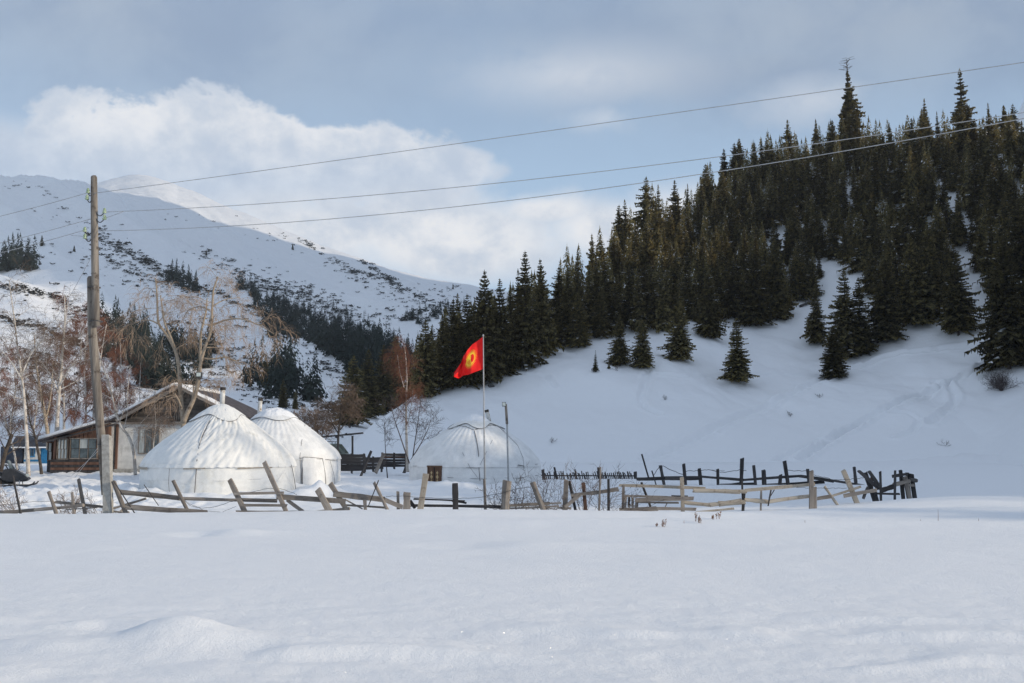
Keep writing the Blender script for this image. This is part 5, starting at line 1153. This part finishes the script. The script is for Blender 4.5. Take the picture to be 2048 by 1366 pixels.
BIRCH = dict(n=[16, 8, 6], seg=[5, 4, 3], wander=[.16, .22, .2], trop=[.02, -.16, -.5], ang=[(35, 65), (30, 65), (20, 60)], len=[1.7, .8, .5], rk=[.42, .5, .6], rmin=.0055, **{'from': [.3, .2, .1]})
POPLAR = dict(n=[14, 9, 8], seg=[6, 5, 4], wander=[.22, .26, .22], trop=[-.05, -.30, -.75], ang=[(45, 85), (30, 70), (20, 60)], len=[2.1, 1.1, .62], rk=[.38, .5, .6], rmin=.007, **{'from': [.48, .25, .1]})
WEEP = dict(n=[13, 7, 6], seg=[6, 5, 4], wander=[.14, .2, .15], trop=[-.1, -.6, -1.3], ang=[(35, 60), (30, 60), (20, 60)], len=[3.4, 1.8, 1.5], rk=[.4, .5, .6], rmin=.019, **{'from': [.22, .3, .15]})
bare_tree('poplar_tree', 'big bare forked tree with tan bark and drooping twigs behind the large yurt', [
 ([(368, 880), (367, 850), (366, 832), (363, 814), (361, 785), (359, 737), (351, 700), (340, 679), (322, 655), (316, 645), (315, 613), (314, 587), (311, 556)], 6.0, 1.3, .5),
 ([(367, 845), (376, 822), (388, 798), (398, 761), (402, 719), (412, 690), (422, 663), (424, 619), (426, 579), (436, 553)], 5.3, 1.6, -.4),
 ([(401, 722), (401, 690), (402, 663), (408, 640), (413, 621), (414, 597)], 3.4, 1.2, .5), ([(349, 695), (338, 665), (330, 650), (324, 615), (321, 590)], 3, 1, -.5), ([(365, 820), (357, 800), (350, 787)], 2.6, 1.2, -.2),
 ([(318, 648), (300, 640), (280, 641), (262, 650)], 1.8, .6, .6), ([(424, 650), (450, 640), (480, 636), (520, 650), (548, 668)], 2.2, .7, -.6), ([(426, 612), (450, 598), (480, 595)], 1.6, .6, .6), ([(405, 717), (430, 718), (455, 712), (480, 730)], 2.4, .8, .6), ([(406, 690), (425, 688), (445, 690)], 1.6, .6, -.6), ([(420, 620), (400, 612), (375, 620), (365, 640)], 1.5, .5, .6), ([(383, 810), (386, 790), (388, 770)], 2.6, 1, .2)],
 45., dict(POPLAR, n=[7, 7, 6]), 3, ['tan_bark', 'tan_bark', 'twig_tan'])
bare_tree('birch_tree', 'slender leaning birch curving up in front of the white house wall', [([(271, 950), (270, 930), (267, 897), (255, 868), (243, 856), (237, 840), (231, 822), (225, 795), (218, 765), (206, 735), (196, 700), (190, 660)], 3.7, 1., -.6), ([(244, 858), (262, 850), (285, 856), (300, 862)], 1.4, .5, -.3), ([(306, 905), (308, 880), (312, 850), (309, 800)], 1.2, .4, 0), ([(234, 832), (218, 815), (200, 800)], 1.2, .4, .4)], 46., dict(BIRCH, n=[12, 7, 5]), 5, ['birch', 'birch', 'twig_brown'])
bare_tree('birch_tree', 'tall white birch left of the utility pole, second bright trunk from the left', [([(57, 952), (55, 900), (50, 819), (47, 780), (42, 747), (36, 700), (30, 650), (22, 590), (18, 560)], 4.2, .8, .8), ([(43, 752), (60, 710), (80, 685), (103, 672)], 1.6, .5, .5), ([(44, 760), (20, 720), (0, 698)], 1.6, .5, -.5)], 44., dict(BIRCH, n=[18, 8, 5]), 6, ['birch', 'birch', 'twig_brown'])
bare_tree('birch_tree', 'tall birch with pale upper trunk close left of the utility pole', [([(113, 900), (113, 866), (117, 800), (120, 763), (124, 720), (127, 680), (130, 640), (129, 590)], 5, .9, .6), ([(118, 790), (100, 750), (88, 730), (75, 720)], 1.8, .6, -.6), ([(119, 772), (140, 735), (165, 700), (182, 680)], 1.8, .5, -.6)], 52., dict(BIRCH, n=[18, 8, 5]), 7, ['birch', 'birch', 'twig_brown'])
bare_tree('birch_tree', 'brown forked birch between the two pale tall ones', [([(97, 900), (96, 872), (88, 820), (80, 780), (75, 750), (71, 710), (68, 670)], 4.6, .9, -.4), ([(92, 840), (100, 800), (104, 770), (106, 720)], 2.2, .6, .5)], 54., dict(BIRCH, n=[16, 8, 5]), 8, ['tan_bark', 'bark', 'twig_brown'])
bare_tree('birch_tree', 'crooked thin birch bending left in front of the veranda', [([(83, 948), (80, 920), (72, 880), (66, 858), (60, 845), (55, 812), (52, 780)], 3.4, .8, .4)], 45., dict(BIRCH, n=[14, 7, 5]), 9, ['bark', 'bark', 'twig_brown'])
bare_tree('birch_tree', 'dark leaning trunk at the very left edge of the yard', [([(1, 946), (8, 915), (16, 890), (24, 868)], 4.2, 3.4, 0)], 45., dict(BIRCH, n=[5, 5, 4]), 10, ['bark', 'bark', 'twig_dark'])
bare_tree('birch_tree', 'thin pale birch nearest the left edge with twiggy crown', [([(36, 950), (28, 900), (14, 860), (5, 820), (-4, 780)], 2.6, .7, .4), ([(20, 872), (22, 830), (15, 790)], 1.5, .5, 0)], 47., dict(BIRCH, n=[12, 7, 5]), 12, ['birch', 'bark', 'twig_brown'])
bare_tree('birch_tree', 'birch with a white stem and rusty red twigs standing by the wagon panel', [([(815, 944), (814, 910), (812, 850), (812, 800), (814, 760), (812, 720), (809, 690)], 3.4, .7, .3), ([(808, 775), (800, 745), (795, 710)], 1.2, .4, .2), ([(812, 860), (822, 820), (826, 780)], 1., .4, -.2)], 58., dict(BIRCH, n=[18, 7, 6], trop=[.05, -.35, -.8], len=[1.15, .8, .6]), 13, ['birch', 'twig_red', 'twig_red'])
bare_tree('bare_shrub', 'dark round bare sapling spreading around the foot of the red birch', [([(822, 942), (826, 910), (832, 870), (838, 830), (842, 800)], 1.6, .5, .3), ([(820, 930), (808, 895), (796, 860), (786, 830), (782, 808)], 1.5, .5, -.3), ([(822, 920), (840, 890), (855, 862), (862, 840)], 1.4, .4, .2)], 56.5, dict(BIRCH, n=[9, 6, 5], trop=[.1, .05, 0], len=[1.2, .8, .45], rmin=.007), 14, ['twig_dark']*3, 'shrub')
bare_tree('bare_shrub', 'thin dark sapling stem with a small twiggy head left of the birch', [([(775, 957), (772, 920), (770, 880), (769, 845)], 1.2, .4, 0)], 50., dict(BIRCH, n=[9, 5, 4], trop=[.1, .05, 0], len=[.8, .5, .3], rmin=.006, **{'from': [.55, .2, .1]}), 15, ['twig_dark']*3, 'sapling')
bare_tree('larch_tree', 'brown brushy larch standing behind the parked car', [([(676, 925), (676, 880), (680, 840), (682, 800), (690, 775)], 3, .8, 0), ([(678, 870), (660, 840), (655, 810)], 1.4, .5, .5), ([(680, 860), (700, 835), (712, 805)], 1.4, .5, -.4)], 72., dict(BIRCH, n=[18, 7, 6], trop=[-.1, -.1, -.2], len=[1.5, .8, .5], rmin=.012), 16, ['bark', 'twig_brown', 'twig_brown'])
for k, (px, py, h, lab) in enumerate(((610, 880, 44, 'rusty low brush showing right above the half hidden yurt roof'), (640, 890, 60, 'dark brown brush left of the larch'))):
    bare_tree('bare_shrub', lab, [([(px, py), (px-8, py-h*.6), (px-12, py-h)], 1.4, .5, 0), ([(px, py), (px+8, py-h*.6), (px+14, py-h*.9)], 1.4, .5, 0), ([(px+6, py), (px+20, py-h*.5)], 1.2, .4, 0)], 80., dict(BIRCH, n=[10, 7, 5], trop=[.1, .05, 0], len=[1.2, .8, .5], rmin=.014), 30+k, ['twig_brown']*3, 'shrub')
# weeping red birches behind the house: three grown trees, copied
def copy_tree(o, loc, rz, sc, label, group):
    c = o.copy(); COL.objects.link(c); c.location = loc; c.rotation_euler = (0, 0, rz); c.scale = (sc, sc, sc); c['label'] = label; c['group'] = group
    for ch in o.children: q = ch.copy(); COL.objects.link(q); q.parent = c
    return c
protos = []
RB = [(132, 130, 18), (175, 150, 19), (205, 128, 15), (235, 150, 14), (262, 135, 11), (150, 165, 16), (100, 150, 15), (70, 135, 12), (25, 150, 13), (285, 160, 11), (120, 175, 17), (190, 175, 17), (222, 175, 13), (55, 170, 13), (-15, 140, 13), (255, 180, 12)]
LB = 'rusty red weeping birch in the grove on the slope behind the house'
for k, (px, d, h) in enumerate(RB):
    h *= 1.25
    x = gx(px, d); z = float(surf_z(x, d))
    if k < 3:
        bx, by = proj(x, d, z-.2); tx, ty = proj(x+rt_.uniform(-.5, .5), d, z+h*.92)
        o = bare_tree('birch_tree', LB, [([(bx, by), (bx+3, by-(by-ty)*.3), (bx-3, by-(by-ty)*.65), (tx, ty)], 3.4, .7, .5)], float(d), dict(WEEP, n=[22, 9, 8]), 40+k, ['birch', 'twig_red', 'twig_red'], 'tree', 'red weeping birches behind the house'); protos.append((o, h))
    else:
        o, h0 = protos[k % 3]; copy_tree(o, (x, d, z-.2), rt_.random()*6, h/h0, LB, 'red weeping birches behind the house')
# bush on the slope at the right edge, bare shrubs at the fence
x, y, z, ok = foot(2003, 782, 100, 250)
def bush(label, x, y, z, rx, rz_, n, mat, seed, rmin=.012, up=.2, name='bare_shrub', spread=1.):
    rg = random.Random(seed); root = thing(name, (x, y, z), label, 'shrub'); mbs = [MB(), MB()]
    for k in range(n):
        a = rg.random()*6.28; e = rg.uniform(.1, 1.4); dr_ = Vector((math.cos(a)*math.cos(e)*spread, math.sin(a)*math.cos(e)*spread, math.sin(e)))
        grow(mbs, rg, Vector((0, 0, 0)), dr_, rx*rg.uniform(.6, 1.1), rmin*1.5, 0, dict(n=[0, 7, 3], seg=[5, 4, 3], wander=[.22, .25, .2], trop=[up, .1, 0], ang=[(0, 1), (25, 60), (20, 60)], len=[1, rx*.5, rx*.25], rk=[1, .6, .6], rmin=rmin, **{'from': [0, .25, .1]}))
    t = MB(); [t.add(q.v, q.f) for q in mbs if q.v]; t.build('branches', mat, root); return root
for k, (px_, py_, r_) in enumerate(((1582, 832, .9), (1640, 795, .8), (1103, 886, .8), (1235, 742, .9), (1330, 800, .7), (1890, 892, .9))):
    x_, y_, z_, ok_ = foot(px_, py_, 100, 250); bush('few thin dry twigs poking from the open snow slope, '+('below the lone spruce and right', 'right of the lone spruce', 'low on the left', 'by the sapling spruces', 'left of the lone spruce', 'low under the right edge trees')[k], x_, y_, z_, r_, 1, 5, 'twig_dark', 60+k, .01, .1)
bush('round dark bare bush under the big spruce at the right edge of the slope', x, y, z, 3.0, 2, 60, 'twig_dark', 3, .016)
for (px, py, d, rx, n, mat, lab) in ((1030, 1022, 26.7, 1.1, 10, 'twig_dark', 'bare dark branches sticking up between the stakes before the right yurt'), (1000, 1020, 27.2, .9, 8, 'twig_dark', 'small bare branches right beside the flagpole foot'), (1095, 1022, 27.0, 1.3, 11, 'twig_dark', 'bare branches left of the slanting board'), (1165, 1022, 27.0, 1.5, 12, 'twig_brown', 'bare shrub with long arching branches behind the slanting board'),
                              (1215, 1024, 27.2, 1.5, 7, 'twig_dark', 'long thin branches leaning right of the slanting board'), (150, 1000, 28, .8, 9, 'twig_brown', 'thin dry stems behind the left log fence'), (30, 1000, 28, 1., 10, 'twig_brown', 'thin dry stems at the left edge behind the log fence'), (200, 1000, 27.5, .7, 7, 'twig_brown', 'few dry stems just left of the utility pole foot'), (20, 955, 42, 1.1, 12, 'twig_dark', 'dark bare shrub beside the snowmobile at the left edge')):
    q = P(px, py, d); bush(lab, q.x, d, float(ground_z(q.x, d))-.05, rx, 1, n, mat, int(px), .005, .05, spread=.9)
# dry weeds poking from the foreground snow
def weed(px, py, d, h, lab, heads, seed):
    rg = random.Random(seed); q = P(px, py, d); zg = float(ground_z(q.x, d)); root = thing('dry_weed', (q.x, d, zg-.03), lab, 'weed'); S = MB(); H = MB()
    for k in range(3 if heads else 1):
        a = rg.uniform(-.25, .25); b = Vector((rg.uniform(-.05, .05), rg.uniform(-.05, .05), 0)); hh = h*rg.uniform(.6, 1); t = b+Vector((a*hh, rg.uniform(-.1, .1)*hh, hh)); m_ = b.lerp(t, .5)+Vector((a*.08, 0, 0)); S.tube([b, m_, t], [.005, .004, .002], 4)
        if heads:
            for j in range(26):
                c = b.lerp(t, rg.uniform(.45, 1)); v = rvec(rg)*.028; w = rvec(rg)*.018; H.add([c, c+v, c+v*.6+w], [(0, 1, 2)])
    S.build('stem', 'weed', root)
    if H.v: H.build('seed_head', 'weed', root)
weed(1326, 1060, 21.5, .26, 'largest tuft of dry brown weeds on the snow, leftmost of the row', True, 1); weed(1318, 1060, 21.6, .16, 'small stem right against the largest brown weed tuft', True, 7); weed(1392, 1056, 22.2, .24, 'second tuft of dry brown weeds on the snow, right of the largest', True, 2); weed(1398, 1058, 22.0, .16, 'short reddish weed close beside the second tuft', True, 8); weed(1439, 1056, 22.6, .2, 'third dry brown weed at the right end of the row', True, 3); weed(1427, 1056, 22.5, .12, 'tiny weed just left of the third brown weed', True, 9)
weed(1373, 1058, 22., .14, 'single bare stem between the first and second weed tufts', False, 4); weed(1875, 1043, 23, .3, 'thin upright stalk alone on the snow at the right', False, 5); weed(1837, 1043, 23, .1, 'tiny stalk left of the thin upright one', False, 6); weed(1958, 1040, 23, .14, 'short stalk far right on the snow', False, 10); weed(1611, 1052, 22, .12, 'lone stalk on the snow below the pale rails', False, 11); weed(1290, 1060, 21.5, .06, 'tiny stalk left of the brown weeds', False, 12)
# boulder on the slope, fallen logs at the forest tip
def rock(label, px, py, w, h, seed):
    x, y, z, ok = foot(px, py, 60, 300); rg = random.Random(seed); import bmesh
    bm = bmesh.new(); bmesh.ops.create_icosphere(bm, subdivisions=2, radius=1)
    for v in bm.verts: n_ = float(fbm(v.co.x*1.3+seed, v.co.y*1.3+v.co.z, 2)); v.co *= 1+.4*n_; v.co.x *= px2m(w, y)/2; v.co.y *= px2m(w, y)/2.4; v.co.z *= px2m(h, y)/2
    me = bpy.data.meshes.new('boulder'); bm.to_mesh(me); bm.free(); me.materials.append(MAT['rock']); o = bpy.data.objects.new('boulder', me); COL.objects.link(o); o.location = (x, y, z+px2m(h, y)*.3); tag(o, label, 'boulder')
rock('single dark boulder on the snow slope right of the flag', 982, 774, 13, 8, 2)
def flog(label, p0, p1, w):
    a = foot(*p0); b = foot(*p1); a_, b_ = Vector(a[:3])+Vector((0, 0, .25)), Vector(b[:3])+Vector((0, 0, .25)); root = thing('fallen_log', a_, label, 'log'); beam('log', a_, b_, px2m(w, a[1]), px2m(w, a[1]), 'wood_dark', root, True)
    beam('branch_stub', a_.lerp(b_, .4), a_.lerp(b_, .4)+Vector((.3, -.2, .7)), .08, .08, 'wood_dark', root, True)
flog('dark fallen log at the tip of the forest, lower of two', (1564, 626), (1586, 620), 4); flog('dark fallen log at the tip of the forest, upper of two', (1600, 615), (1622, 606), 5)
# ---------------------------------------------------------------- air
hz = MB(); hz.box((-2500, -200, -6), (2500, 2500, 1450)); me_m = bpy.data.materials.new('haze'); me_m.use_nodes = True; ht = me_m.node_tree; ht.nodes.clear()
pv = ht.nodes.new('ShaderNodeVolumePrincipled'); pv.inputs['Color'].default_value = (.86, .92, 1, 1); pv.inputs['Density'].default_value = .00012; pv.inputs['Anisotropy'].default_value = .1
ho = ht.nodes.new('ShaderNodeOutputMaterial'); ht.links.new(pv.outputs[0], ho.inputs['Volume']); MAT['haze'] = me_m
hz_o = hz.build('haze', 'haze'); tag(hz_o, 'thin bluish air in front of the far mountain', 'haze', kind='stuff')
